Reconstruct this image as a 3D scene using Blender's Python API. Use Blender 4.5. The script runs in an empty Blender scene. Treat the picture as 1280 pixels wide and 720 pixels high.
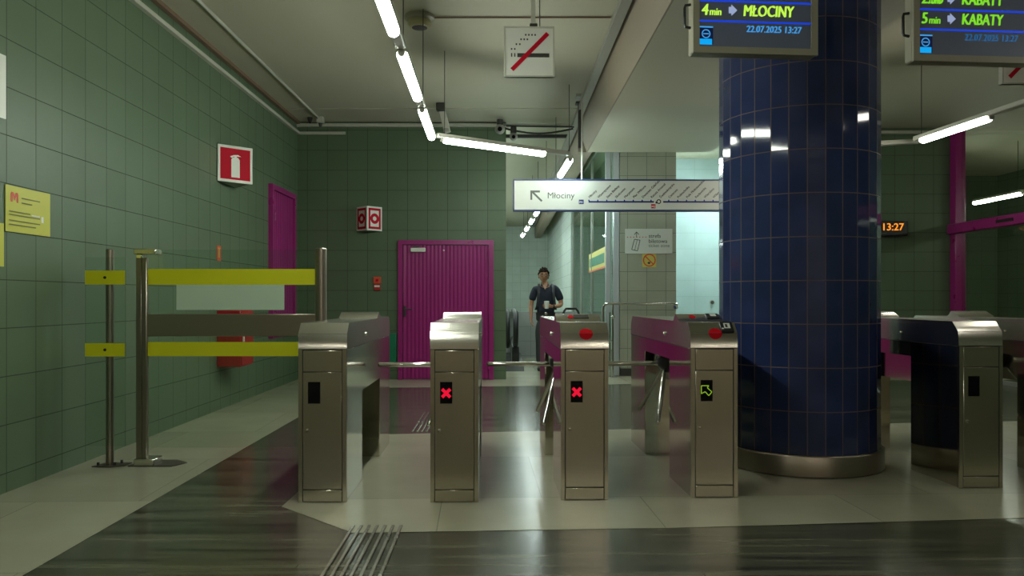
import bpy, bmesh, math, random
from mathutils import Vector, Matrix
random.seed(7)
S = bpy.context.scene
COL = S.collection
R = math.radians
FPX, HX, HY, CAMZ = 960.0, 630.0, 374.0, 1.2

def at(x, y, Y):
    """world point seen at pixel (x, y) of the 1280x720 photo at distance Y"""
    return Vector(((x - HX) / FPX * Y, Y, CAMZ - (y - HY) / FPX * Y))

# ------------------------------------------------------------------ materials
M = {}
def nmat(name):
    m = bpy.data.materials.new(name); m.use_nodes = True
    nt = m.node_tree; nt.nodes.clear()
    out = nt.nodes.new('ShaderNodeOutputMaterial')
    p = nt.nodes.new('ShaderNodeBsdfPrincipled')
    nt.links.new(p.outputs[0], out.inputs[0])
    M[name] = m
    return m, nt, p
def L(nt, a, b): nt.links.new(a, b)
def nd(nt, t, **k):
    n = nt.nodes.new(t)
    for a, v in k.items(): setattr(n, a, v)
    return n
def vscale(nt, scale, src='Object'):
    tc = nd(nt, 'ShaderNodeTexCoord'); mp = nd(nt, 'ShaderNodeMapping')
    mp.inputs['Scale'].default_value = scale
    L(nt, tc.outputs[src], mp.inputs[0]); return mp.outputs[0]

def plain(name, col, rough=.5, metal=0.0, var=.08, scale=6.0, stretch=(1, 1, 1), bump=0.0, rvar=.08, spec=.5, coat=0.0):
    """noise-modulated surface: colour and gloss vary a little over the thing"""
    m, nt, p = nmat(name)
    v = vscale(nt, stretch)
    nz = nd(nt, 'ShaderNodeTexNoise'); nz.inputs['Scale'].default_value = scale; nz.inputs['Detail'].default_value = 4
    L(nt, v, nz.inputs['Vector'])
    mx = nd(nt, 'ShaderNodeMix', data_type='RGBA')
    mx.inputs[6].default_value = tuple(c * (1 - var) for c in col) + (1,)
    mx.inputs[7].default_value = tuple(min(1, c * (1 + var)) for c in col) + (1,)
    L(nt, nz.outputs['Fac'], mx.inputs[0]); L(nt, mx.outputs[2], p.inputs['Base Color'])
    mr = nd(nt, 'ShaderNodeMapRange'); mr.inputs[3].default_value = max(.02, rough - rvar); mr.inputs[4].default_value = min(1, rough + rvar)
    L(nt, nz.outputs['Fac'], mr.inputs[0]); L(nt, mr.outputs[0], p.inputs['Roughness'])
    p.inputs['Metallic'].default_value = metal
    p.inputs['Specular IOR Level'].default_value = spec
    p.inputs['Coat Weight'].default_value = coat
    if bump:
        b = nd(nt, 'ShaderNodeBump'); b.inputs['Strength'].default_value = bump; b.inputs['Distance'].default_value = .01
        L(nt, nz.outputs['Fac'], b.inputs['Height']); L(nt, b.outputs[0], p.inputs['Normal'])
    return m

def glow(name, col, strength):
    m, nt, p = nmat(name)
    p.inputs['Base Color'].default_value = tuple(c * .5 for c in col) + (1,)
    p.inputs['Emission Color'].default_value = col + (1,)
    p.inputs['Emission Strength'].default_value = strength
    p.inputs['Roughness'].default_value = .4
    return m

def tiles(name, c1, c2, grout, axis, w=.3, h=.3, offs=(0, 0), mortar=.0035, rough=.35, spec=.5, boff=0.0, bias=0.0, bump=.25):
    m, nt, p = nmat(name)
    g = nd(nt, 'ShaderNodeNewGeometry'); s = nd(nt, 'ShaderNodeSeparateXYZ'); cb = nd(nt, 'ShaderNodeCombineXYZ')
    L(nt, g.outputs['Position'], s.inputs[0])
    def off(o, d):
        a = nd(nt, 'ShaderNodeMath', operation='SUBTRACT'); L(nt, o, a.inputs[0]); a.inputs[1].default_value = d
        return a.outputs[0]
    L(nt, off(s.outputs['XYZ'.index(axis[0])], offs[0]), cb.inputs[0])
    L(nt, off(s.outputs['XYZ'.index(axis[1])], offs[1]), cb.inputs[1])
    b = nd(nt, 'ShaderNodeTexBrick'); b.offset = boff; b.squash = 1
    L(nt, cb.outputs[0], b.inputs['Vector'])
    b.inputs['Color1'].default_value = c1 + (1,); b.inputs['Color2'].default_value = c2 + (1,); b.inputs['Mortar'].default_value = grout + (1,)
    b.inputs['Scale'].default_value = 1; b.inputs['Mortar Size'].default_value = mortar; b.inputs['Mortar Smooth'].default_value = .1
    b.inputs['Bias'].default_value = bias; b.inputs['Brick Width'].default_value = w; b.inputs['Row Height'].default_value = h
    nz = nd(nt, 'ShaderNodeTexNoise'); nz.inputs['Scale'].default_value = 2.2; nz.inputs['Detail'].default_value = 5
    L(nt, cb.outputs[0], nz.inputs['Vector'])
    mr = nd(nt, 'ShaderNodeMapRange'); mr.inputs[3].default_value = .86; mr.inputs[4].default_value = 1.14
    L(nt, nz.outputs['Fac'], mr.inputs[0])
    mul = nd(nt, 'ShaderNodeMix', data_type='RGBA', blend_type='MULTIPLY'); mul.inputs[0].default_value = 1
    L(nt, b.outputs['Color'], mul.inputs[6]); L(nt, mr.outputs[0], mul.inputs[7])
    L(nt, mul.outputs[2], p.inputs['Base Color'])
    rr = nd(nt, 'ShaderNodeMapRange'); rr.inputs[3].default_value = rough; rr.inputs[4].default_value = .8
    L(nt, b.outputs['Fac'], rr.inputs[0]); L(nt, rr.outputs[0], p.inputs['Roughness'])
    bm_ = nd(nt, 'ShaderNodeBump', invert=True); bm_.inputs['Strength'].default_value = bump; bm_.inputs['Distance'].default_value = .004
    L(nt, b.outputs['Fac'], bm_.inputs['Height']); L(nt, bm_.outputs[0], p.inputs['Normal'])
    p.inputs['Specular IOR Level'].default_value = spec
    return m

def stone(name, dark, light, stretch, rough, slab, groutk=.55, ramp=(.35, .75), spec=.5, detail=6):
    m, nt, p = nmat(name)
    g = nd(nt, 'ShaderNodeNewGeometry'); mp = nd(nt, 'ShaderNodeMapping'); mp.inputs['Scale'].default_value = stretch
    mp.inputs['Rotation'].default_value = (0, 0, R(-2))
    L(nt, g.outputs['Position'], mp.inputs[0])
    nz = nd(nt, 'ShaderNodeTexNoise'); nz.inputs['Scale'].default_value = 1; nz.inputs['Detail'].default_value = detail; nz.inputs['Roughness'].default_value = .6
    L(nt, mp.outputs[0], nz.inputs['Vector'])
    cr = nd(nt, 'ShaderNodeValToRGB'); cr.color_ramp.elements[0].position = ramp[0]; cr.color_ramp.elements[1].position = ramp[1]
    cr.color_ramp.elements[0].color = dark + (1,); cr.color_ramp.elements[1].color = light + (1,)
    L(nt, nz.outputs['Fac'], cr.inputs[0])
    mp2 = nd(nt, 'ShaderNodeMapping'); mp2.inputs['Rotation'].default_value = (0, 0, R(-2)); mp2.inputs['Location'].default_value = (.21, .16, 0)
    L(nt, g.outputs['Position'], mp2.inputs[0])
    b = nd(nt, 'ShaderNodeTexBrick'); b.offset = .5
    b.inputs['Color1'].default_value = (1, 1, 1, 1); b.inputs['Color2'].default_value = (.8, .8, .8, 1); b.inputs['Mortar'].default_value = (groutk,) * 3 + (1,)
    b.inputs['Scale'].default_value = 1; b.inputs['Mortar Size'].default_value = .003; b.inputs['Mortar Smooth'].default_value = .1
    b.inputs['Brick Width'].default_value = slab[0]; b.inputs['Row Height'].default_value = slab[1]; b.inputs['Bias'].default_value = 0
    L(nt, mp2.outputs[0], b.inputs['Vector'])
    mul = nd(nt, 'ShaderNodeMix', data_type='RGBA', blend_type='MULTIPLY'); mul.inputs[0].default_value = 1
    L(nt, cr.outputs[0], mul.inputs[6]); L(nt, b.outputs['Color'], mul.inputs[7]); L(nt, mul.outputs[2], p.inputs['Base Color'])
    mr = nd(nt, 'ShaderNodeMapRange'); mr.inputs[3].default_value = rough * .9; mr.inputs[4].default_value = rough * 1.1
    L(nt, nz.outputs['Fac'], mr.inputs[0]); L(nt, mr.outputs[0], p.inputs['Roughness'])
    p.inputs['Specular IOR Level'].default_value = spec
    return m

def glass(name, tint=(.9, .97, .93), clear=.9, rough=.03):
    """thin pane: see-through with a mirror-like skin that grows at grazing angles"""
    m = bpy.data.materials.new(name); m.use_nodes = True; nt = m.node_tree; nt.nodes.clear()
    out = nt.nodes.new('ShaderNodeOutputMaterial'); mix = nt.nodes.new('ShaderNodeMixShader')
    tr = nt.nodes.new('ShaderNodeBsdfTransparent'); gl = nt.nodes.new('ShaderNodeBsdfGlossy'); fr = nt.nodes.new('ShaderNodeFresnel')
    tr.inputs[0].default_value = tuple(c * clear for c in tint) + (1,); gl.inputs['Roughness'].default_value = rough
    bk = nt.nodes.new('ShaderNodeNewGeometry'); io = nt.nodes.new('ShaderNodeMapRange')
    io.inputs[3].default_value = 1.5; io.inputs[4].default_value = 1 / 1.5            # same skin seen from either side
    L(nt, bk.outputs['Backfacing'], io.inputs[0]); L(nt, io.outputs[0], fr.inputs[0])
    L(nt, fr.outputs[0], mix.inputs[0]); L(nt, tr.outputs[0], mix.inputs[1]); L(nt, gl.outputs[0], mix.inputs[2]); L(nt, mix.outputs[0], out.inputs[0])
    M[name] = m
    return m

GREEN1, GREEN2, GGROUT = (.094, .142, .080), (.105, .156, .092), (.042, .064, .036)
tiles('green_tiles_side', GREEN1, GREEN2, GGROUT, 'YZ', offs=(-.03, .12), rough=.42, spec=.4)
tiles('green_tiles_back', GREEN1, GREEN2, GGROUT, 'XZ', offs=(.056, .13), rough=.42, spec=.4)
tiles('pale_tiles_x', (.62, .70, .65), (.66, .74, .69), (.38, .44, .41), 'XZ', offs=(.0, .0), rough=.3)
tiles('pale_tiles_y', (.62, .70, .65), (.66, .74, .69), (.38, .44, .41), 'YZ', offs=(.0, .0), rough=.3)
tiles('parapet_tiles', (.30, .29, .29), (.34, .32, .32), (.17, .17, .17), 'XZ', offs=(.1, .04), w=.45, rough=.3)
tiles('cyan_tiles', (.44, .57, .58), (.47, .60, .61), (.32, .42, .43), 'XZ', offs=(.0, .05), w=1.2, h=.3, rough=.25, mortar=.003)
tiles('pillar_tiles', (.32, .335, .255), (.35, .365, .28), (.13, .15, .115), 'XZ', offs=(1.93, .13), w=.30, h=.30, rough=.35)
tiles('hall_tiles', (.52, .46, .34), (.58, .50, .38), (.30, .27, .20), 'XZ', w=.6, h=.6, rough=.4)
stone('dark_stone', (.030, .030, .020), (.15, .15, .10), (.65, 10.0, 1), .20, (1.2, .6), .6, (.36, .70), spec=.5)
stone('pale_stone', (.36, .345, .25), (.41, .395, .285), (2, 2, 1), .24, (1.2, 1.2), .62, (.3, .8), spec=.5, detail=3)
plain('plaster', (.48, .465, .355), .65, var=.035, scale=1.3, rvar=.05, spec=.3)
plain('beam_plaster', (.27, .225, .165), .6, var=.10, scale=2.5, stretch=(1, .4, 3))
plain('white_trim', (.50, .50, .42), .5)
plain('red_trim', (.20, .13, .085), .55)
plain('grey_metal', (.33, .33, .29), .42, metal=.3)
plain('pale_alloy', (.52, .56, .58), .35, metal=.35, var=.03)
plain('dark_metal', (.035, .033, .03), .45)
plain('black_plastic', (.012, .012, .014), .35)
plain('black_rubber', (.014, .014, .015), .42)
plain('black_gloss', (.003, .003, .005), .12, rvar=.02, spec=.25)
def steel(name, col, rough, stretch, var=.05):
    m = plain(name, col, rough, metal=1.0, var=var, scale=5, stretch=stretch, rvar=.02)
    return m
steel('brushed_steel', (.56, .52, .43), .25, (1.2, 1.2, .25), var=.10)
steel('side_steel', (.62, .59, .51), .11, (1, 1, .3), var=.02)
steel('lid_steel', (.62, .60, .53), .22, (1, 1, 1), var=.02)
steel('chrome', (.70, .69, .66), .12, (1, 1, 1))
steel('post_steel', (.31, .27, .22), .34, (1, 1, .2))
steel('rail_steel', (.38, .33, .27), .32, (.2, 1, 1))
plain('magenta', (.30, .011, .158), .36, var=.05, scale=3, rvar=.05)
plain('magenta_trim', (.31, .012, .165), .3, var=.04)
plain('yellow_film', (.64, .64, .008), .5, var=.04)
plain('poster_yellow', (.52, .52, .055), .45, var=.05)
plain('poster_text', (.20, .20, .05), .6)
plain('orange_red', (.62, .08, .03), .45)
plain('sign_red', (.50, .004, .022), .6, spec=.15)
plain('sign_white', (.72, .73, .66), .4, var=.02)
plain('board_white', (.62, .64, .58), .42, var=.02)
plain('ink_grey', (.11, .115, .10), .5)
plain('ink_dark', (.04, .038, .032), .5)
plain('ink_blue', (.012, .03, .19), .45)
plain('frame_blue', (.03, .05, .16), .4)
plain('sticker_red', (.50, .004, .012), .6, spec=.12)
plain('cabinet_red', (.36, .02, .018), .35)
plain('green_box', (.0, .16, .075), .45)
plain('frosted', (.50, .64, .50), .4, var=.03)
plain('beige_bezel', (.34, .325, .245), .45)
plain('cream', (.46, .43, .25), .5)
plain('col_grout', (.105, .075, .080), .7)
plain('sticker_yellow', (.55, .50, .10), .5)
plain('tactile', (.34, .33, .28), .25, metal=.6)
plain('rust', (.05, .042, .03), .7, var=.3, scale=30)
plain('skin', (.42, .20, .115), .5, var=.06)
plain('lip', (.25, .085, .065), .5)
plain('hair', (.016, .009, .006), .85, var=.3, scale=50, bump=.8, spec=.1)
plain('navy_cloth', (.010, .014, .028), .8, var=.25, scale=14, bump=.25)
plain('trouser_cloth', (.034, .038, .040), .8, var=.2, scale=14, bump=.25)
plain('leather', (.014, .012, .011), .4)
plain('strap_cloth', (.020, .020, .024), .7)
plain('paper_white', (.72, .72, .68), .5)
plain('eye_white', (.5, .48, .45), .3)
glow('tube_glow', (.93, 1.0, .88), 56.0)
glow('tube_glow_cool', (.82, 1.0, .96), 55.0)
glow('tube_glow_dim', (1.0, .96, .86), 20.0)
glow('fill_glow_hall', (1.0, .95, .82), 62.0)
glow('fill_glow_room', (.90, 1.0, .86), 45.0)
glow('tube_glow_warm', (1.0, .96, .86), 34.0)
glow('led_red', (1.0, .004, .045), .62)
glow('led_green', (.42, .75, .03), .42)
glow('led_orange', (1.0, .30, .02), 1.1)
glow('screen_lime', (.55, .95, .08), .85)
glow('screen_green', (.28, .95, .03), .62)
glow('screen_blue', (.01, .06, .75), .65)
glow('screen_sky', (.08, .42, .95), .62)
glow('screen_cyan', (.0, .42, 1.0), .75)
glow('screen_dusk', (.02, .16, .42), .55)
glow('screen_pale', (.5, .6, .95), .5)
glow('screen_panel', (.30, .36, .55), .004)
glow('screen_deep', (.0, .012, .10), .25)
glass('clear_glass', (.95, .99, .965), .985)
glass('door_glass', (.92, .94, .90), .95)
glass('tinted_glass', (.76, .88, .81), .9)

def col_mat():
    m, nt, p = nmat('blue_tiles')
    a = nd(nt, 'ShaderNodeTexCoord'); nz = nd(nt, 'ShaderNodeTexNoise'); nz.inputs['Scale'].default_value = 3.5
    L(nt, a.outputs['Object'], nz.inputs['Vector'])
    cr = nd(nt, 'ShaderNodeValToRGB')
    cr.color_ramp.elements[0].position = .3; cr.color_ramp.elements[0].color = (.016, .027, .084, 1)
    cr.color_ramp.elements[1].position = .7; cr.color_ramp.elements[1].color = (.025, .039, .125, 1)
    L(nt, nz.outputs['Fac'], cr.inputs[0]); L(nt, cr.outputs[0], p.inputs['Base Color'])
    p.inputs['Roughness'].default_value = .055
col_mat()

# ------------------------------------------------------------------ mesh builder
class MB:
    def __init__(s, mx=None): s.bm = bmesh.new(); s.mx = mx or Matrix(); s.mats = []; s.cur = 0
    def use(s, name):
        if name not in s.mats: s.mats.append(name)
        s.cur = s.mats.index(name); return s
    def _fin(s, faces, smooth=False):
        for f in faces: f.material_index = s.cur; f.smooth = smooth
    def quadlist(s, verts, faces, smooth=False):
        vs = [s.bm.verts.new(s.mx @ Vector(v)) for v in verts]; out = []
        for f in faces:
            try: out.append(s.bm.faces.new([vs[i] for i in f]))
            except ValueError: pass
        s._fin(out, smooth); return vs
    def box(s, c, size, rot=None, bevel=0.0, seg=1):
        t = bmesh.new(); bmesh.ops.create_cube(t, size=1)
        for v in t.verts: v.co = Vector((v.co.x * size[0], v.co.y * size[1], v.co.z * size[2]))
        if bevel: bmesh.ops.bevel(t, geom=list(t.edges), offset=min(bevel, min(size) * .45), segments=seg, affect='EDGES', profile=.5)
        m = Matrix.Translation(c) @ (rot.to_4x4() if rot else Matrix())
        s._merge(t, m, False); return s
    def span(s, a, b, bevel=0.0):
        a, b = Vector(a), Vector(b)
        return s.box((a + b) / 2, [abs(b[i] - a[i]) for i in range(3)], bevel=bevel)
    def _merge(s, t, m, smooth):
        t.verts.index_update()
        vs = [s.bm.verts.new(s.mx @ (m @ v.co)) for v in t.verts]; out = []
        for f in t.faces: out.append(s.bm.faces.new([vs[v.index] for v in f.verts]))
        s._fin(out, smooth); t.free()
    def cyl(s, a, b, r, r2=None, n=16, cap=True, round_end=False):
        a, b = Vector(a), Vector(b); d = b - a; ln = d.length
        if round_end:
            prof = [(0, 0), (r * .5, r * .06), (r * .87, r * .3), (r, r * .7), (r, ln - r * .7), (r * .87, ln - r * .3), (r * .5, ln - r * .06), (0, ln)]
        else:
            r2 = r if r2 is None else r2
            prof = ([(0, 0)] if cap else []) + [(r, 0), (r2, ln)] + ([(0, ln)] if cap else [])
        return s.lathe(prof, a, d.normalized(), n)
    def lathe(s, prof, o=(0, 0, 0), axis=(0, 0, 1), n=24):
        q = Vector((0, 0, 1)).rotation_difference(Vector(axis)).to_matrix(); o = Vector(o)
        rings = []
        for r, z in prof:
            if r < 1e-6: rings.append([s.bm.verts.new(s.mx @ (o + q @ Vector((0, 0, z))))])
            else: rings.append([s.bm.verts.new(s.mx @ (o + q @ Vector((r * math.cos(2 * math.pi * k / n), r * math.sin(2 * math.pi * k / n), z)))) for k in range(n)])
        out = []
        for A, B in zip(rings, rings[1:]):
            for k in range(n):
                k2 = (k + 1) % n
                if len(A) == 1 and len(B) == 1: continue
                if len(A) == 1: out.append(s.bm.faces.new([A[0], B[k], B[k2]]) if len(B) > 1 else None)
                elif len(B) == 1: out.append(s.bm.faces.new([A[k], B[0], A[k2]][::1]))
                else: out.append(s.bm.faces.new([A[k], B[k], B[k2], A[k2]]))
        s._fin(out, True); return s
    def tube(s, pts, r, n=10):
        pts = [Vector(p) for p in pts]; rings = []; x = None; last = None
        for i, p in enumerate(pts):
            d = (pts[min(i + 1, len(pts) - 1)] - pts[max(i - 1, 0)]).normalized()
            if x is None: x = d.orthogonal().normalized()
            else: x = last.rotation_difference(d) @ x; x = (x - d * x.dot(d)).normalized()
            last = d; y = d.cross(x).normalized()
            rr = r[i] if isinstance(r, (list, tuple)) else r
            rings.append([s.bm.verts.new(s.mx @ (p + x * rr * math.cos(2 * math.pi * k / n) + y * rr * math.sin(2 * math.pi * k / n))) for k in range(n)])
        out = []
        for A, B in zip(rings, rings[1:]):
            for k in range(n): out.append(s.bm.faces.new([A[k], A[(k + 1) % n], B[(k + 1) % n], B[k]]))
        out.append(s.bm.faces.new(rings[0][::-1])); out.append(s.bm.faces.new(rings[-1]))
        s._fin(out, True); return s
    def prism(s, poly, a, b, axes='yz', along='x'):
        """polygon in the plane 'axes' pushed out from a to b along the third axis"""
        ix = {'x': 0, 'y': 1, 'z': 2}
        def P(p, t):
            v = [0, 0, 0]; v[ix[axes[0]]] = p[0]; v[ix[axes[1]]] = p[1]; v[ix[along]] = t; return v
        n = len(poly)
        s.quadlist([P(p, a) for p in poly] + [P(p, b) for p in poly],
                   [list(range(n))[::-1], [n + i for i in range(n)]] + [[i, (i + 1) % n, n + (i + 1) % n, n + i] for i in range(n)])
        return s
    def sphere(s, c, r, sc=(1, 1, 1), n=20):
        m = n // 2; prof = [(math.sin(math.pi * i / m), -math.cos(math.pi * i / m)) for i in range(m + 1)]
        old = s.mx; s.mx = old @ Matrix.Translation(c) @ Matrix.Diagonal((r * sc[0], r * sc[1], r * sc[2], 1))
        prof[0] = (0, -1); prof[-1] = (0, 1)
        s.lathe(prof, n=n); s.mx = old; return s
    # flat work in the builder's local XY plane, lifted off by z
    def rect(s, x0, y0, x1, y1, z=.001):
        s.quadlist([(x0, y0, z), (x1, y0, z), (x1, y1, z), (x0, y1, z)], [[0, 1, 2, 3]]); return s
    def flat(s, pts, z=.001): s.quadlist([(x, y, z) for x, y in pts], [list(range(len(pts)))]); return s
    def stroke(s, a, b, w, z=.001):
        a, b = Vector(a), Vector(b); d = (b - a).normalized(); p = Vector((-d.y, d.x)) * w / 2
        return s.flat([tuple(a - p), tuple(b - p), tuple(b + p), tuple(a + p)], z)
    def disc(s, c, r, z=.001, n=28, ry=None):
        ry = ry or r
        return s.flat([(c[0] + r * math.cos(2 * math.pi * k / n), c[1] + ry * math.sin(2 * math.pi * k / n)) for k in range(n)], z)
    def ring(s, c, r0, r1, z=.001, n=32):
        vs = [(c[0] + r * math.cos(2 * math.pi * k / n), c[1] + r * math.sin(2 * math.pi * k / n), z) for r in (r0, r1) for k in range(n)]
        s.quadlist(vs, [[k, n + k, n + (k + 1) % n, (k + 1) % n][::-1] for k in range(n)]); return s
    def text(s, body, x, y, size, bold=0.0, align='LEFT', z=.0012, rot=0.0, shear=0.0, sx=1.0):
        cu = bpy.data.curves.new('lettering', 'FONT'); cu.body = body; cu.size = size; cu.align_x = align; cu.shear = shear
        cu.resolution_u = 3
        ob = bpy.data.objects.new('lettering', cu); COL.objects.link(ob)
        dg = bpy.context.evaluated_depsgraph_get(); me = bpy.data.meshes.new_from_object(ob.evaluated_get(dg))
        m = Matrix.Translation((x, y, z)) @ Matrix.Rotation(rot, 4, 'Z') @ Matrix.Diagonal((sx, 1, 1, 1))
        for k, dx in enumerate((0, -bold, bold) if bold else (0,)):      # a heavier face: the same letters struck again a hair to each side
            q = Matrix.Translation((dx, dx * .3, .00006 * k)) @ m
            s.quadlist([q @ v.co for v in me.vertices], [list(p.vertices) for p in me.polygons])
        bpy.data.objects.remove(ob); bpy.data.curves.remove(cu); bpy.data.meshes.remove(me); return s
    def build(s, name, mat=None, parent=None):
        if not s.mats: s.mats = [mat]
        me = bpy.data.meshes.new(name)
        bmesh.ops.recalc_face_normals(s.bm, faces=s.bm.faces) if len(s.bm.faces) and not getattr(s, 'keep', False) else None
        s.bm.to_mesh(me); s.bm.free()
        for m in (s.mats if mat is None or len(s.mats) > 1 or s.mats[0] else [mat]): me.materials.append(M[m])
        me.set_sharp_from_angle(angle=R(40))
        o = bpy.data.objects.new(name, me); COL.objects.link(o)
        if parent: o.parent = parent
        return o

def plane_mx(o, r, u):
    """local XY plane with origin o, x along r, y along u, z out of the face"""
    r, u = Vector(r).normalized(), Vector(u).normalized(); n = r.cross(u)
    m = Matrix((r, u, n)).transposed().to_4x4(); m.translation = Vector(o); return m

def tag(o, label, cat, group=None, kind=None):
    o['label'] = label; o['category'] = cat
    if group: o['group'] = group
    if kind: o['kind'] = kind
    return o
def thing(name, loc, label, cat, rz=0.0, group=None, kind=None):
    o = bpy.data.objects.new(name, None); COL.objects.link(o); o.empty_display_size = .1
    o.location = loc; o.rotation_euler = (0, 0, rz)
    return tag(o, label, cat, group, kind)
def struct(o, label, cat): return tag(o, label, cat, kind='structure')
def boxpart(name, a, b, mat, parent=None, bevel=0.0):
    return MB().span(a, b, bevel).build(name, mat, parent)

# ------------------------------------------------------------------ the setting
CZ = 3.85            # ceiling height
WL, WB = -3.09, 11.5 # inner faces of the green walls
BACK = -6.0
fl = MB()
fl.use('dark_stone'); fl.quadlist([(-3.3, BACK, -.002), (11, BACK, -.002), (11, 28.2, -.002), (-3.3, 28.2, -.002)], [[0, 1, 2, 3]])
fl.use('pale_stone')
fl.quadlist([(WL - .1, BACK, 0), (-2.09, BACK, 0), (-2.09, 10.35, 0), (WL - .1, 10.25, 0)], [[0, 1, 2, 3]])
fl.quadlist([(WL - .1, 10.25, 0), (-2.09, 10.35, 0), (.8, 10.67, 0), (4, 11.3, 0), (6.6, 11.4, 0), (11, 11.4, 0), (11, 28.2, 0), (WL - .1, 28.2, 0)], [list(range(8))])
fl.quadlist([(-1.288, 4.448, 0), (-.78, 3.945, 0), (1.0, 4.04, 0), (2.86, 4.215, 0), (6.6, 4.55, 0), (6.6, 7.7, 0), (3.9, 7.45, 0), (.8, 7.05, 0), (-1.25, 6.80, 0)], [list(range(9))])
fl.keep = True
fo = fl.build('floor')
struct(fo, 'polished dark streaky stone floor with pale stone bands', 'floor')

MB().span((-3.3, BACK, CZ), (11, 28.2, CZ + .1)).build('ceiling', 'plaster')
struct(bpy.data.objects['ceiling'], 'low plastered station ceiling in warm grey', 'ceiling')
def wall(name, a, b, mat, label):
    o = boxpart(name, a, b, mat); struct(o, label, 'wall'); return o
wall('wall_side', (WL - .15, BACK, -.01), (WL, WB, CZ), 'green_tiles_side', 'long side wall clad in square dark green tiles with signs on it')
wall('wall_back', (WL - .15, WB, -.01), (.03, WB + .2, CZ), 'green_tiles_back', 'green tiled end wall around the wide magenta door')
wall('wall_far', (-3.2, 28.0, -.01), (1.6, 28.2, CZ), 'pale_tiles_x', 'pale tiled wall at the far end of the bright corridor')
wall('wall_escalator', (-3.3, WB + .2, -.01), (-3.2, 28.0, CZ), 'pale_tiles_y', 'pale tiled wall beyond the escalator')
wall('wall_corridor', (1.6, 18.4, -.01), (2.0, 28.2, CZ), 'pale_tiles_y', 'pale smooth corridor wall beyond the glass partition')
wall('wall_inner', (2.72, 12.9, -.01), (2.85, 18.4, CZ), 'pale_tiles_y', 'pale tiled wall seen through the glass partition')
wall('wall_inner_end', (2.0, 18.3, -.01), (2.85, 18.4, CZ), 'pale_tiles_x', 'pale tiled end of the room behind the glass partition')
wall('wall_bright', (2.85, 14.5, -.01), (4.7, 14.65, CZ), 'cyan_tiles', 'bright bluish white wall lit behind the blue column')
wall('wall_return', (4.6, 12.0, -.01), (4.75, 14.5, CZ), 'pale_tiles_y', 'short return wall behind the blue column')
wall('wall_clock', (4.6, 11.9, -.01), (7.15, 12.05, CZ), 'green_tiles_back', 'dark green tiled wall under the orange digital clock')
wall('wall_beyond_glass', (10.6, 3.5, -.01), (10.75, 17, CZ), 'green_tiles_side', 'green tiled wall seen through the magenta framed glazing')
wall('wall_room_end', (7.0, 16.5, -.01), (10.7, 16.65, CZ), 'green_tiles_back', 'green end wall of the glazed side room')
wall('wall_room_side', (7.0, 12.05, -.01), (7.15, 16.5, CZ), 'green_tiles_side', 'green side wall of the glazed side room')
wall('wall_room_near', (7.0, 3.4, -.01), (10.7, 3.5, CZ), 'green_tiles_back', 'green near wall of the glazed side room')
wall('wall_hall', (7.0, BACK, -.01), (7.15, 3.5, CZ), 'green_tiles_side', 'green tiled wall beside the glazing near the camera')
wall('wall_front', (-3.3, BACK - .15, -.01), (7.15, BACK, CZ), 'hall_tiles', 'brown tiled wall behind the camera')
wall('wall_parapet', (-.9, 15.8, -.01), (1.5, 15.95, .94), 'parapet_tiles', 'waist high grey tiled parapet behind the walking man')

# dropped beam with the soffit, and the narrower beam that runs on along the corridor
SZ = 3.42            # underside of the dropped beam
mb = MB(); mb.use('plaster').prism([(1.12, CZ), (1.262, SZ), (3.12, SZ), (3.12, CZ)], BACK, 11.6, axes='xz', along='y')
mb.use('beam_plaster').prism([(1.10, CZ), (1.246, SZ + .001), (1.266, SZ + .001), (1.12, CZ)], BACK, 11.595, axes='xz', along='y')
struct(mb.build('trim_1'), 'wide dropped ceiling beam with brownish sloping side running over the blue column', 'beam')
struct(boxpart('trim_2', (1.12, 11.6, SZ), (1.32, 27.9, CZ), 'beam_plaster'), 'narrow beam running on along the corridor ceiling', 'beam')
struct(boxpart('trim_3', (WL, BACK, 3.66), (WL + .045, WB, 3.70), 'white_trim'), 'pale cable duct along the top of the side wall', 'duct')
struct(boxpart('trim_4', (WL, BACK, 3.81), (WL + .05, WB, 3.85), 'red_trim'), 'thin brownish red strip where the side wall meets the ceiling', 'trim')
struct(boxpart('trim_5', (WL, WB - .045, 3.66), (-2.37, WB, 3.70), 'white_trim'), 'short end of the pale duct turning onto the end wall', 'duct')
struct(boxpart('trim_6', (WL, WB - .06, 3.775), (1.09, WB, 3.82), 'white_trim'), 'thin pale strip along the top of the end wall', 'trim')
struct(boxpart('trim_7', (WL, 10.66, 3.84), (1.09, 10.685, 3.85), 'plaster'), 'thin pale ceiling joint strip before the end wall', 'trim')
struct(boxpart('trim_8', (.03, 12.35, 3.80), (1.09, 12.42, 3.85), 'dark_metal'), 'dark ceiling joint strip over the corridor mouth', 'trim')
struct(boxpart('trim_9', (4.6, 11.84, 3.76), (6.9, 11.9, 3.80), 'white_trim'), 'thin pale strip along the top of the clock wall', 'trim')
struct(boxpart('trim_10', (1.0, BACK, 3.74), (1.09, 27.0, 3.80), 'grey_metal'), 'grey cable tray along the upper edge of the dropped beam', 'trim')
struct(boxpart('trim_11', (.93, 9.9, 3.815), (1.09, 10.05, 3.85), 'grey_metal'), 'grey bracket plate at the end of the dropped beam', 'trim')

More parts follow.
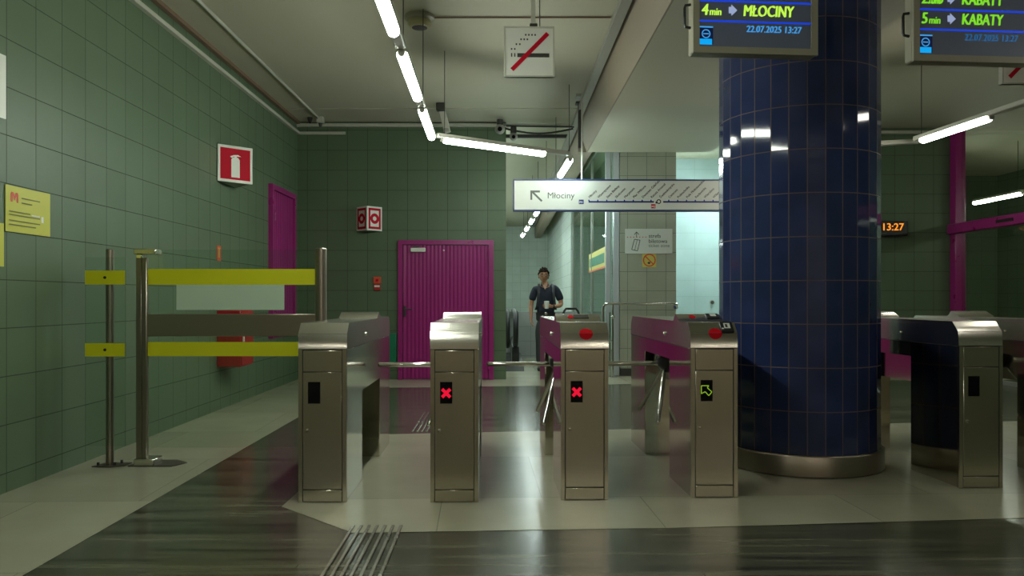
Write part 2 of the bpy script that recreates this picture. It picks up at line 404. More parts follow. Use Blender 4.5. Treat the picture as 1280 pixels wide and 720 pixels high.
# conduits and ceiling fittings
def conduit(name, pts, r, mat, label, cat):
    o = MB().tube(pts, r, 8).build(name, mat); return tag(o, label, cat)
cd = thing('conduit', (-2.69, 9, CZ), 'thin white conduit on the ceiling ending in a small junction box near the end wall', 'conduit')
MB().tube([(0, -12, -.02), (0, 2.1, -.02)], .017, 8).build('pipe', 'white_trim', cd)
MB().box((.02, 2.17, -.045), (.1, .1, .09), bevel=.008).build('junction_box', 'white_trim', cd)
MB().cyl((.02, 2.17, -.09), (.02, 2.17, -.14), .03, .02, 12).build('cable_gland', 'dark_metal', cd)
conduit('conduit', [(-.66, 7.2, CZ - .012), (1.0, 7.2, CZ - .008)], .008, 'red_trim', 'brown cable conduit crossing the ceiling from the round smoke detector', 'conduit')
conduit('power_cable', [(.02 + 1.0 * t, 11.35, 3.72 - .07 * math.sin(math.pi * t)) for t in [i / 12 for i in range(13)]], .014, 'black_rubber', 'black cable sagging across the top of the corridor mouth', 'cable')
conduit('power_cable', [(.03, 11.3, 3.75), (.5, 11.3, 3.742), (1.03, 11.3, 3.735)], .013, 'black_rubber', 'straight black cable just above the sagging one', 'cable')
cp = thing('drop_pole', (1.02, 10.32, CZ), 'dark vertical pole dropping from the end of the dropped beam', 'pole')
MB().span((-.025, -.025, -.62), (.025, .025, 0)).build('pole', 'dark_metal', cp)
MB().box((0, 0, -.02), (.12, .12, .03), bevel=.005).build('mounting_plate', 'dark_metal', cp)
cd2 = thing('ceiling_sensor', (-2.83, 11.2, CZ), 'tiny dark sensor on the ceiling beside the conduit junction box', 'sensor')
MB().lathe([(0, -.07), (.02, -.07), (.035, -.03), (.04, 0)], n=14).build('housing', 'dark_metal', cd2)
MB().cyl((0, 0, -.085), (0, 0, -.07), .012, n=10).build('eye', 'black_gloss', cd2)

sd = thing('smoke_detector', (-.79, 7.19, CZ), 'round cream smoke detector on the ceiling beside the hanging tube lights', 'smoke detector')
MB().lathe([(0, -.002), (.14, -.002), (.14, -.03), (.11, -.045), (0, -.045)], n=36).build('base', 'beige_bezel', sd)
MB().lathe([(.105, -.04), (.112, -.075), (.095, -.105), (.07, -.11), (.07, -.1)], n=36).build('body', 'cream', sd)
MB().lathe([(0, -.10), (.072, -.10), (.072, -.112), (.03, -.118), (0, -.118)], n=24).build('vent', 'dark_metal', sd)

pj = thing('wall_speaker', (-.86, 10.4, CZ), 'small white box hanging on a short drop from the ceiling by the tube light corner', 'speaker')
MB().box((0, 0, -.05), (.11, .11, .1), bevel=.006).build('mount', 'dark_metal', pj)
MB().box((.055, .06, -.235), (.09, .07, .30), rot=Matrix.Rotation(R(-14), 3, 'Y'), bevel=.006).build('body', 'white_trim', pj)
MB().box((.075, .02, -.345), (.07, .012, .04), bevel=.003).build('grille', 'grey_metal', pj)

def camera_thing(loc, label, r, aim):
    t = thing('security_camera', loc, label, 'camera')
    MB().cyl((0, 0, 0), (0, 0, -.09), .045, n=16).build('mount', 'dark_metal', t)
    MB().sphere((0, 0, -.14), r, n=20).build('dome', 'grey_metal', t)
    MB().cyl((0, -r * .9, -.15), (0, -r * 1.05, -.155), r * .45, n=16).build('lens', 'black_gloss', t)
camera_thing((-.06, 11.2, 3.82), 'round grey dome camera at the top corner of the end wall', .075, 0)
camera_thing((.14, 11.25, 3.72), 'smaller dark camera just below the dome camera at the corridor mouth', .06, 0)

# ------------------------------------------------------------------ doors in the setting
def ribbed(mb, x0, x1, z0, z1, y, n, depth=.004):
    """corrugated sheet facing -Y, as one continuous surface"""
    xs, ys = [], []
    for i in range(n):
        a = x0 + (x1 - x0) * i / n; w = (x1 - x0) / n
        xs += [a, a + w * .62, a + w * .72, a + w * .90]; ys += [y, y, y + depth, y + depth]
    xs.append(x1); ys.append(y)
    k = len(xs)
    mb.quadlist([(xs[i], ys[i], z) for z in (z0, z1) for i in range(k)], [[i, i + 1, k + i + 1, k + i] for i in range(k - 1)])
d1 = thing('door_1', (-.868, WB, 0), 'wide ribbed magenta steel door in the green end wall', 'door', kind='structure')
fr = MB(); W2, H = .712, 2.08
fr.prism([(-W2, 0), (-W2, H), (W2, H), (W2, 0), (W2 - .065, 0), (W2 - .065, H - .065), (-W2 + .065, H - .065), (-W2 + .065, 0)], -.055, .02, axes='xz', along='y')
fr.build('door_frame', 'magenta_trim', d1)
lf = MB(); ribbed(lf, -W2 + .075, W2 - .075, .01, H - .075, -.028, 22)
lf.span((-W2 + .07, -.02, .008), (W2 - .07, .0, H - .07)); lf.build('door_leaf', 'magenta', d1)
MB().box((-W2 + .30, -.055, H - .145), (.22, .05, .06), bevel=.006).build('door_closer', 'sign_white', d1)
MB().box((-W2 + .27, -.05, H - .10), (.10, .03, .02), bevel=.003).build('closer_arm', 'dark_metal', d1)
MB().cyl((-.03, -.05, H - .15), (-.03, -.03, H - .15), .012, n=12).build('peephole', 'sign_white', d1)
for z in (H - .20, 1.05, .22):
    MB().cyl((W2 - .075, -.062, z - .06), (W2 - .075, -.062, z + .06), .011, n=10).build('hinge', 'magenta', d1)
MB().box((.1 - W2, -.05, 1.02), (.035, .03, .16), bevel=.005).build('lock_plate', 'dark_metal', d1)
MB().tube([(.1 - W2, -.05, 1.05), (.1 - W2, -.10, 1.05), (.22 - W2, -.10, 1.05)], .010).build('door_handle', 'dark_metal', d1)
mb = MB(plane_mx((WL, 10.66, .68), (0, 1, 0), (0, 0, 1)))
d2 = thing('door_2', (WL, 10.64, .68), 'narrow raised magenta hatch door in the green side wall near the corner', 'door', kind='structure')
fr = MB(); fr.prism([(-.57, 0), (-.57, 2.04), (.57, 2.04), (.57, 0), (.5, 0), (.5, 1.97), (-.5, 1.97), (-.5, 0)], -.005, .06, axes='yz', along='x'); fr.build('door_frame', 'magenta_trim', d2)
lf = MB(Matrix.Rotation(R(90), 4, 'Z')); ribbed(lf, -.49, .49, .01, 1.96, -.03, 11); lf.span((-.5, -.02, 0), (.5, .0, 1.97)); lf.build('door_leaf', 'magenta', d2)
MB().cyl((.06, -.48, 1.55), (.06, -.48, 1.7), .012, n=10).build('hinge', 'magenta', d2)
MB().cyl((.06, -.48, .35), (.06, -.48, .5), .012, n=10).build('hinge', 'magenta', d2)

# glazing with magenta frame on the other side of the hall
wn = thing('window_1', (7.0, 7.25, 0), 'tall glazing with magenta post and header bar along the far side of the hall', 'window', kind='structure')
MB().span((-.10, 4.49, 0), (.06, 4.64, CZ), .008).build('post', 'magenta_trim', wn)
MB().span((-.17, -3.75, 2.20), (-.02, 4.60, 2.35), .01).build('header_bar', 'magenta_trim', wn)
MB().span((-.182, 3.05, 2.255), (-.17, 3.40, 2.295)).build('bar_lock', 'black_plastic', wn)
MB().span((-.01, -3.75, 0), (.0, 4.49, CZ)).build('pane', 'door_glass', wn)
MB().span((-.02, -3.75, 0), (.02, 4.49, .06)).build('floor_channel', 'grey_metal', wn)

# corridor glass partition with steel mullions
gp = thing('window_2', (1.62, 12.0, 0), 'glass partition with steel mullions beside the tiled pillar', 'window', kind='structure')
MB().span((0, .22, .1), (.012, 6.4, 3.75)).build('pane', 'tinted_glass', gp)
for x0, x1, y in ((-.03, .055, .02), (.085, .185, .0)):
    MB().span((x0, y, 0), (x1, y + .06, 3.75), .01).build('mullion', 'pale_alloy', gp)
for k in range(1, 4):
    MB().span((-.02, .2 + k * 1.9, 0), (.03, .25 + k * 1.9, 3.75)).build('mullion', 'grey_metal', gp)
MB().span((-.03, .0, 3.75), (.06, 6.4, CZ)).build('head_rail', 'grey_metal', gp)
MB().span((-.02, .06, 0), (.04, 6.4, .1)).build('sill_rail', 'grey_metal', gp)

# ------------------------------------------------------------------ columns
def build_column():
    cx, cy, rad, n = 2.18, 5.71, .562, 30
    t = thing('tiled_column', (cx, cy, 0), 'massive round column clad in narrow glossy dark blue tiles', 'column', kind='thing')
    bm = bmesh.new(); rows = []
    z = .145; zs = [z]
    while z < SZ - .01: z = min(z + .2955, SZ); zs.append(z)
    rnd = random.Random(3)
    for z in zs:
        rows.append([bm.verts.new((rad * math.cos(2 * math.pi * (k + .30) / n), rad * math.sin(2 * math.pi * (k + .30) / n), z)) for k in range(n)])
    g = .0034                                        # half a joint
    for A, B in zip(rows, rows[1:]):
        for k in range(n):
            q = [A[k], A[(k + 1) % n], B[(k + 1) % n], B[k]]
            ux = (q[1].co - q[0].co).normalized() * g; uz = Vector((0, 0, g))
            c = (q[0].co + q[2].co) / 2; a, b = rnd.gauss(0, .006), rnd.gauss(0, .004)     # each tile sits a hair out of true
            rt = Matrix.Rotation(a, 3, 'Z') @ Matrix.Rotation(b, 3, Vector((-c.y, c.x, 0)).normalized())
            out = Vector((c.x, c.y, 0)).normalized() * .001
            i = [bm.verts.new(c + out + rt @ (v.co + d - c)) for v, d in zip(q, (ux + uz, -ux + uz, -ux - uz, ux - uz))]
            bm.faces.new(i)
            for m in range(4): bm.faces.new([q[m], q[(m + 1) % 4], i[(m + 1) % 4], i[m]]).material_index = 1
    bmesh.ops.recalc_face_normals(bm, faces=bm.faces)
    me = bpy.data.meshes.new('shaft'); bm.to_mesh(me); bm.free(); me.materials.append(M['blue_tiles']); me.materials.append(M['col_grout'])
    o = bpy.data.objects.new('shaft', me); COL.objects.link(o); o.parent = t
    MB().lathe([(0, 0), (.575, 0), (.585, .006), (.585, .135), (.578, .146), (.5, .146)], n=72).build('base_ring', 'post_steel', t)
    MB(Matrix.Rotation(R(28), 4, 'Z')).box((.567, 0, 1.52), (.004, .05, .06)).build('sticker', 'sticker_yellow', t)
build_column()

pl = thing('tiled_pillar', (2.25, 12.45, 0), 'square pillar clad in grey green tiles carrying the ticket zone sign', 'pillar', kind='thing')
MB().span((-.44, -.45, .12), (.44, .45, CZ)).build('shaft', 'pillar_tiles', pl)
MB().span((-.43, -.44, 0), (.43, .44, .12)).build('plinth', 'dark_metal', pl)

# ------------------------------------------------------------------ turnstiles
TW, TL = .283, 1.86
PROF = [(0, .905), (.008, .995), (.068, 1.058), (TL - .068, 1.058), (TL - .008, .995), (TL, .905)]
def turnstile(loc, rz, label, symbol=None, wedge=1.0, ellipse=False, reader=False, arms=True, phase=0.0, extra=None):
    t = thing('turnstile', loc, label, 'turnstile', rz, 'steel turnstiles across the hall')
    h = TW / 2
    MB().span((-h, .006, .0), (h, .54, .902), .004).build('front_cabinet', 'side_steel', t)
    MB().span((-h, 1.31, .0), (h, TL - .006, .902), .004).build('rear_cabinet', 'side_steel', t)
    # bridge with the recess for the rotor on one side
    mb = MB(); mb.prism([(-h, .80), (-h, .902), (h, .902), (h, .60), (-.02, .60), (-.02, .80)], .538, 1.312, axes='xz', along='y'); mb.build('bridge', 'side_steel', t)
    mb = MB(); mb.prism(PROF, -h - .002, h + .002, axes='yz', along='x'); mb.build('lid', 'lid_steel', t)
    MB().cyl((-h - .002, .0085, .9945), (h + .002, .0085, .9945), .0014, n=8).build('lid_crease', 'chrome', t)
    MB().span((-h, .004, .900), (h, TL - .004, .907)).build('lid_seam', 'dark_metal', t)
    # front: dark joint plate, three panels
    p = .1175
    MB().span((-p, -.001, .008), (p, .02, .898)).build('joint_plate', 'ink_dark', t)
    MB().span((-h, -.003, 0), (-p - .0015, .02, .902)).build('corner_post', 'brushed_steel', t)
    MB().span((p + .0015, -.003, 0), (h, .02, .902)).build('corner_post', 'brushed_steel', t)
    MB().span((-p + .003, -.004, .772), (p - .003, .01, .897), .002).build('upper_panel', 'brushed_steel', t)
    dr = MB().span((-p + .003, -.004, .078), (p - .003, .01, .768), .002).build('service_door', 'brushed_steel', t)
    MB().span((-p + .003, -.004, .004), (p - .003, .01, .073), .002).build('kick_panel', 'brushed_steel', t)
    MB().lathe([(0, .012), (.008, .011), (.011, .004), (.011, 0)], (-.09, -.004, .425), (0, -1, 0), 16).build('lock', 'chrome', dr)
    # rear panel
    MB().span((-p, TL - .01, .078), (p, TL + .002, .897), .002).build('rear_panel', 'brushed_steel', t)
    MB().lathe([(0, .014), (.009, .013), (.013, .004), (.013, 0)], (h + .001, .66, .965), (1, 0, 0), 16).build('side_lock', 'chrome', t)
    MB().lathe([(0, .014), (.009, .013), (.013, .004), (.013, 0)], (-h - .001, .66, .965), (-1, 0, 0), 16).build('side_lock', 'chrome', t)
    # signal display
    dx, dz, dw, dh = -.048, .648, .072, .128
    ds = MB().span((dx - dw / 2, -.0065, dz - dh / 2), (dx + dw / 2, 0, dz + dh / 2)).build('signal_display', 'black_gloss', t)
    mx = plane_mx((dx, -.0068, dz), (1, 0, 0), (0, 0, 1))
    if symbol == 'x':
        m = MB(mx); m.keep = True; a = .024
        m.use('led_red').stroke((-a, -a - .002), (a, a - .002), .019).stroke((-a, a - .002), (a, -a - .002), .019, .0011); m.build('red_cross', None, ds)
    if symbol == 'arrow':
        m = MB(mx); m.keep = True; m.use('led_green')
        pts = [(-.033, .030), (.012, .030), (.003, .018), (.031, -.008), (.012, -.030), (-.010, -.006), (-.033, -.018), (-.033, .030)]
        for a, b in zip(pts, pts[1:]): m.stroke(a, b, .0048)
        m.build('green_arrow', None, ds)
    # raised reader wedge on the lid
    y0 = wedge
    wg = MB().prism([(y0, 1.056), (y0 + .012, 1.068), (y0 + .10, 1.104), (y0 + .112, 1.104), (y0 + .16, 1.056)], -h - .001, h + .001).build('reader_hood', 'lid_steel', t)
    def on_bevel(name, mat, poly, par, off=.0012):
        """lay a thin shape on the sloping nose of the lid, folded over its crease (s = 0)"""
        cu, cl = (Vector((.068 - .008, 1.058 - .995)).normalized(), Vector((-.008, .905 - .995)).normalized())
        m = MB(); m.keep = True
        def P(x, s):
            d, nrm = (cu, Vector((-cu.y, cu.x))) if s >= 0 else (cl, Vector((cl.y, -cl.x)))
            q = Vector((.008, .995)) + d * abs(s) + nrm * off
            return (x, q.x, q.y)
        up = [q for q in poly if q[1] >= 0]; lo = [q for q in poly if q[1] <= 0]
        for part in (up, lo):
            if len(part) > 2: m.quadlist([P(*q) for q in part], [list(range(len(part)))])
        return m.build(name, mat, par)
    if ellipse:
        n = 40; pts = [(.010 + .041 * math.cos(2 * math.pi * k / n), .037 * math.sin(2 * math.pi * k / n)) for k in range(n)]
        pts = [(x, 0.0 if abs(s) < 1e-9 else s) for x, s in pts]
        up = pts[:n // 2 + 1]; lo = pts[n // 2:] + [pts[0]]
        m = MB(); m.keep = True
        for part in (up, lo):
            vs = []
            for x, s in part:
                if part is up: d, nr = Vector((.06, .063)).normalized(), Vector((-.063, .06)).normalized()
                else: d, nr = Vector((-.008, -.09)).normalized(), Vector((-.09, .008)).normalized()
                q = Vector((.008, .995)) + d * abs(s) + nr * .0022; vs.append((x, q.x, q.y))
            m.quadlist(vs, [list(range(len(vs)))[::-1]])
        m.build('red_sticker', 'sticker_red', t)
        ws = MB(); ws.keep = True
        d = Vector((.088, .036)).normalized(); nr = Vector((-d.y, d.x))
        ws.quadlist([(-.045 + .02 * math.cos(a), *(Vector((y0 + .055, 1.086)) + d * .028 * math.sin(a) + nr * .0016)) for a in [2 * math.pi * k / 24 for k in range(24)]], [list(range(24))])
        ws.build('red_sticker', 'sticker_red', wg)
    def slope(pt, ang): return Matrix.Translation(pt) @ Matrix.Rotation(ang, 4, 'X')
    if reader:
        a = math.atan2(.063, .06)
        r_ = MB(slope((.085, .036, 1.026), a)); r_.box((0, 0, .006), (.078, .088, .014), bevel=.004).build('card_reader', 'black_plastic', t)
        rp = bpy.data.objects[t.children[-1].name] if t.children else None
        cr = [c for c in t.children if c.name.startswith('card_reader')][0]
        q = MB(slope((.085, .036, 1.026), a)); q.keep = True; q.use('sign_white').rect(-.018, -.016, .020, .026, .0136).rect(-.034, -.022, -.022, -.012, .0136); q.use('ink_dark').rect(-.010, -.008, .004, .018, .0140); q.build('pictogram', None, cr)
        b = math.atan2(.036, .088)
        r2 = MB(slope((.085, y0 + .055, 1.086), b)).box((0, 0, .005), (.085, .07, .012), bevel=.004).build('card_reader', 'black_plastic', t)
        q = MB(slope((.085, y0 + .055, 1.086), b)); q.keep = True; q.use('sign_white').rect(-.016, -.015, .022, .02, .0122); q.build('pictogram', None, r2)
    if extra == 'arch':
        MB().tube([(-.065 + .14 * i / 12, y0 + .5, 1.058 + .075 * min(1, math.sin(math.pi * i / 12) * 1.6)) for i in range(13)], .008, 8).build('carry_bow', 'black_plastic', t)
        MB(slope((.02, y0 + .055, 1.086), math.atan2(.036, .088))).box((0, 0, .002), (.10, .05, .006), bevel=.002).build('ticket_slot', 'ink_dark', t)
    if extra == 'bump':
        MB().sphere((-.02, 1.6, 1.075), .022, n=14).build('lid_catch', 'black_plastic', t)
    if arms:
        hub = Vector((-.075, .93, .735)); ax = Vector((-1, 0, -1)).normalized()
        hb = MB(); hb.lathe([(0, -.085), (.07, -.085), (.078, -.06), (.078, .0), (.06, .035), (.03, .05), (0, .05)], hub, ax, 28); hb.build('rotor', 'black_plastic', t)
        MB().tube([(-.13, .93 + .07 * math.cos(a), .735 + .075 * math.sin(a)) for a in [R(10 + 16 * i) for i in range(9)]], .012, 8).build('rotor_guard', 'chrome', t)
        u = Vector((-1, 0, 1)).normalized(); w = ax.cross(u)
        for k in range(3):
            a = phase + 2 * math.pi * k / 3
            d = (ax * .7071 + (u * math.cos(a) + w * math.sin(a)) * .7071).normalized()
            am = MB(); am.cyl(hub + d * .03, hub + d * .512, .0165, n=14, round_end=True); am.build('arm', 'chrome', t)
    return t
turnstile((-1.072, 4.535, 0), R(.7), 'steel turnstile with a dark unlit display, standing beside the glass barrier', wedge=1.18, arms=False)
turnstile((-.293, 4.535, 0), R(.9), 'steel turnstile showing a red cross, no red sticker, in front of the magenta door', 'x', 1.18, extra='bump')
turnstile((.482, 4.59, 0), R(1.2), 'steel turnstile showing a red cross, with a red oval sticker on its lid', 'x', .30, True, extra='arch')
turnstile((1.272, 4.645, 0), R(1.7), 'steel turnstile showing a green arrow, with red oval sticker and black card reader', 'arrow', .27, True, True)
turnstile((3.03, 4.88, 0), R(2.4), 'steel turnstile with unlit display standing past the blue column', None, 1.18, arms=False)
turnstile((3.84, 4.97, 0), R(2.6), 'partly visible turnstile with black rotor at the very edge of the row', None, 1.18)

# ------------------------------------------------------------------ glass barrier by the side wall
gb = thing('glass_barrier', (-2.0, 5.6, 0), 'glass barrier with two yellow bands and a steel rail between steel posts', 'barrier')
X0, X1 = -2.63 + 2.0, -1.335 + 2.0
ps = MB(); ps.span((X0 - .045, -.02, 0), (X0 - .004, .05, 1.56), .004); ps.span((X0, -.028, 0), (X0 + .036, .012, 1.50), .004)
po = ps.build('post', 'post_steel', gb)
MB().span((X0 - .045, -.06, 1.525), (X0 + .115, .05, 1.565), .005).build('top_bracket', 'lid_steel', po)
MB().span((X0 - .03, -.05, 1.495), (X0 + .01, -.02, 1.525), .004).build('bracket_screw', 'chrome', po)
MB().lathe([(0, 0), (.042, 0), (.042, 1.565), (.036, 1.572), (0, 1.572)], (X1, 0, 0), n=28).build('post', 'post_steel', gb)
gl = MB().span((X0 + .02, -.005, .12), (X1 - .03, .005, 1.56)).build('pane', 'clear_glass', gb)
MB().span((X0 + .035, -.0075, 1.305), (X1 - .035, -.0055, 1.42)).build('yellow_band', 'yellow_film', gl)
MB().span((X0 + .035, -.0075, .785), (X1 - .035, -.0055, .888)).build('yellow_band', 'yellow_film', gl)
MB().span((-2.385 + 2.0, -.0072, 1.122), (-1.60 + 2.0, -.0055, 1.305)).build('frosted_panel', 'frosted', gl)
MB().span((X0 + .02, -.022, .93), (X1, .022, 1.092), .004).build('rail', 'rail_steel', gb)
MB().span((X0 - .03, -.09, .0), (X0 + .115, .06, .05), .006).build('base_foot', 'lid_steel', po)
MB().prism([(X0 - .065, -.10), (X0 + .25, -.10), (X0 + .31, .02), (X0 + .2, .12), (X0 - .06, .1)], .0005, .006, axes='xy', along='z').build('base_plate', 'rust', po)
MB().lathe([(0, .0), (.07, 0), (.07, .012), (.042, .016), (0, .016)], (X1, 0, 0), n=24).build('base_plate', 'rust', gb)

sb = thing('side_barrier', (-2.845, 5.545, 0), 'short steel post with narrow glass and two yellow strips next to the side wall', 'barrier')
q = MB().lathe([(0, 0), (.027, 0), (.027, 1.556), (.02, 1.562), (0, 1.562)], n=24).build('post', 'post_steel', sb)
g2 = MB().span((-.155, -.044, .15), (.13, -.034, 1.50)).build('pane', 'clear_glass', sb)
for a, b in ((1.305, 1.405), (.79, .885)):
    MB().span((-.155, -.0465, a), (.13, -.0445, b)).build('yellow_strip', 'yellow_film', g2)
    MB().lathe([(0, .008), (.009, .007), (.011, 0)], (-.012, -.0465, (a + b) / 2), (0, -1, 0), 12).build('screw', 'black_plastic', g2)
MB().prism([(-.10, -.06), (.04, -.075), (.12, -.03), (.125, .07), (-.06, .08)], .0005, .007, axes='xy', along='z').build('base_plate', 'rust', q)
for x, y in ((-.07, -.03), (.05, -.03), (.06, .05)):
    MB().cyl((x, y, .006), (x, y, .03), .010, n=6).build('bolt', 'dark_metal', q)

# ------------------------------------------------------------------ things on the side wall and the end wall
def side_mx(y, z): return plane_mx((WL, y, z), (0, 1, 0), (0, 0, 1))
def poster(name, y0, y1, z0, z1, label, marks):
    t = thing(name, (WL, (y0 + y1) / 2, z0), label, 'poster')
    w, h = y1 - y0, z1 - z0
    mx = plane_mx((0, -w / 2, 0), (0, 1, 0), (0, 0, 1))
    m = MB(); mx_pts = []
    # a sheet that lifts a little along its free edges
    n = 8; vs = []
    for k in range(2):
        for i in range(n + 1):
            u = i / n; lift = .004 + .012 * u ** 4 + (.004 if k else 0)
            vs += [(lift + .0015 * 0, -w / 2 + u * w, 0), (lift, -w / 2 + u * w, h)]
    fs = []
    for k in range(2):
        b = k * 2 * (n + 1)
        for i in range(n): fs.append([b + 2 * i, b + 2 * i + 2, b + 2 * i + 3, b + 2 * i + 1])
    for i in (0, n): fs.append([2 * i, 2 * i + 1, 2 * (n + 1) + 2 * i + 1, 2 * (n + 1) + 2 * i])
    m.quadlist(vs, fs); m.build('sheet', 'poster_yellow' if marks != 'white' else 'sign_white', t)
    if marks == 'yellow':
        q = MB(plane_mx((.0085, -w / 2, 0), (0, 1, 0), (0, 0, 1))); q.keep = True
        q.use('orange_red'); ox, oy = .045, .188
        q.flat([(ox, oy), (ox + .018, oy), (ox + .022, oy + .055), (ox + .010, oy + .065), (ox, oy + .05)], .002)
        q.flat([(ox + .058, oy), (ox + .076, oy), (ox + .076, oy + .05), (ox + .066, oy + .065), (ox + .054, oy + .055)], .002)
        q.flat([(ox + .010, oy + .06), (ox + .038, oy + .01), (ox + .066, oy + .06), (ox + .05, oy + .062), (ox + .038, oy + .04), (ox + .026, oy + .062)], .0022)
        q.build('logo', None, t)
        q = MB(plane_mx((.0085, -w / 2, 0), (0, 1, 0), (0, 0, 1))); q.keep = True; q.use('poster_text')
        for x0, x1, y in ((.15, .405, .222), (.15, .26, .192), (.025, .24, .128), (.025, .36, .108), (.025, .385, .072), (.025, .3, .046)): q.rect(x0, y - .004, x1, y + .004, .004)
        q.use('sign_white').rect(.355, .085, .38, .125, .006).rect(.25, .118, .34, .126, .006)
        q.build('lettering', None, t)
    return t
poster('wall_poster', 4.75, 5.195, 1.622, 1.912, 'yellow notice with a red emblem and lines of small text on the green side wall', 'yellow')
poster('wall_poster', 4.25, 4.715, 1.40, 1.665, 'edge of a second yellow sheet, lower on the green side wall', 'plain')
poster('wall_poster', 4.22, 4.735, 2.31, 2.70, 'edge of a pale sheet high on the green side wall', 'white')

def vee_sign(loc, along, out, leg, h, label, art):
    """two square plates folded into a V that stands off the wall"""
    t = thing('safety_sign', loc, label, 'sign')
    a, o_ = Vector(along), Vector(out); w = leg * .7071; th = .012
    base0, apex, base1 = Vector((0, 0, 0)) - a * w + o_ * .012, o_ * (w + .012), a * w + o_ * .012
    for p, q in ((base0, apex), (apex, base1)):
        r = (q - p).normalized(); n = r.cross(Vector((0, 0, 1)))
        if n.dot(o_) < 0: pass
        mx = plane_mx(p, r, (0, 0, 1))
        m = MB(mx); m.box((leg / 2, h / 2, -th / 2), (leg, h, th), bevel=.002); pn = m.build('plate', 'sign_white', t)
        d = MB(mx); d.keep = True; art(d, leg, h); d.build('pictogram', None, pn)
    MB().prism([tuple((base0 * .96)[:2]), tuple((apex * .9)[:2]), tuple((base1 * .96)[:2])], .0, .012, axes='xy', along='z').build('bottom_plate', 'grey_metal', t)
    return t
def ext_art(d, w, h):
    d.use('sign_red').rect(.028, .03, w - .028, h - .03)
    c = w / 2; d.use('sign_white')
    d.flat([(c - .048, .055), (c + .048, .055), (c + .048, h * .62), (c + .03, h * .68), (c - .03, h * .68), (c - .048, h * .62)], .002)
    d.rect(c - .014, h * .66, c + .014, h * .73, .002)
    d.flat([(c - .062, h * .70), (c - .02, h * .745), (c + .03, h * .76), (c + .065, h * .72), (c + .03, h * .715), (c - .01, h * .715), (c - .045, h * .66)], .0022)
def hose_art(d, w, h):
    d.use('sign_red')
    b, e = .025, .035
    for r in ((b, b, w - b, b + e), (b, h - b - e, w - b, h - b), (b, b, b + e, h - b), (w - b - e, b, w - b, h - b)): d.rect(*r)
    d.ring((w / 2, h / 2), .032, .078, .002)
vee_sign((WL, 8.54, 2.475), (0, 1, 0), (1, 0, 0), .40, .40, 'red and white folded sign with a fire extinguisher symbol on the side wall', ext_art)
vee_sign((-2.015, WB, 2.215), (1, 0, 0), (0, -1, 0), .27, .36, 'red and white folded sign with a fire hose ring symbol on the end wall', hose_art)

st = thing('wall_sticker', (WL, 8.32, 1.615), 'small orange sticker with a yellow bar on the side wall above the barrier', 'sticker')
MB().span((0, -.055, 0), (.003, .055, .165)).build('backing', 'orange_red', st)
MB().span((.003, -.012, .035), (.0045, .012, .13)).build('bar', 'sticker_yellow', st)
MB().span((.003, -.032, .135), (.0044, .032, .142)).build('edge_line', 'sticker_yellow', st)

fc = thing('extinguisher_cabinet', (WL, 8.26, .47), 'red fire extinguisher cabinet on the side wall behind the glass barrier', 'cabinet')
MB().span((0, 0, 0), (.255, .40, .61), .006).build('body', 'cabinet_red', fc)
MB().span((.255, .015, .015), (.268, .385, .595), .003).build('door', 'cabinet_red', fc)
hd = [c for c in fc.children if c.name.startswith('door')][0]
MB().span((.268, .03, .27), (.282, .055, .36), .003).build('handle', 'sign_white', hd)
MB().span((.268, .12, .44), (.2685, .28, .54)).build('label_plate', 'sign_white', hd)
MB().span((.01, -.004, .58), (.245, .002, .60)).build('edge_trim', 'sign_red', fc)

fa = thing('fire_alarm', (-1.895, WB, 1.33), 'small orange fire alarm call point on the end wall beside the magenta door', 'alarm')
MB().span((-.055, -.045, .10), (.055, 0, .205), .008).build('call_box', 'orange_red', fa)
MB().lathe([(0, .01), (.018, .008), (.022, 0)], (0, -.045, .152), (0, -1, 0), 16).build('button', 'sign_red', fa)
MB().span((-.05, -.04, .0), (.05, 0, .098), .006).build('sounder', 'cabinet_red', fa)
MB().span((-.04, -.043, .05), (.04, -.039, .078)).build('sounder_label', 'sign_white', fa)

gx = thing('utility_box', (-1.665, WB, .24), 'narrow green utility box on the end wall next to the magenta door', 'box')
MB().span((-.065, -.10, 0), (.065, 0, .45), .006).build('body', 'green_box', gx)
MB().span((-.055, -.108, .02), (.055, -.10, .43), .003).build('door', 'green_box', gx)
MB().cyl((.04, -.108, .22), (.04, -.116, .22), .009, n=10).build('latch', 'dark_metal', gx)

ck = thing('digital_clock', (5.95, 11.9, 2.17), 'hanging digital clock reading 13:27 in orange on the green wall', 'clock', R(0))
MB().span((-.24, -.14, 0), (.24, -.02, .235), .01).build('case', 'black_plastic', ck)
MB().span((-.05, -.03, .08), (.05, 0, .16)).build('bracket', 'dark_metal', ck)
m = MB(plane_mx((-.24, -.141, 0), (1, 0, 0), (0, 0, 1))); m.keep = True
m.use('led_orange').text('13:27', .24, .085, .155, .003, 'CENTER'); m.build('digits', None, ck)
m = MB(plane_mx((-.24, -.141, 0), (1, 0, 0), (0, 0, 1))); m.keep = True; m.use('ink_grey').rect(.06, .035, .15, .042); m.build('maker_line', None, ck)

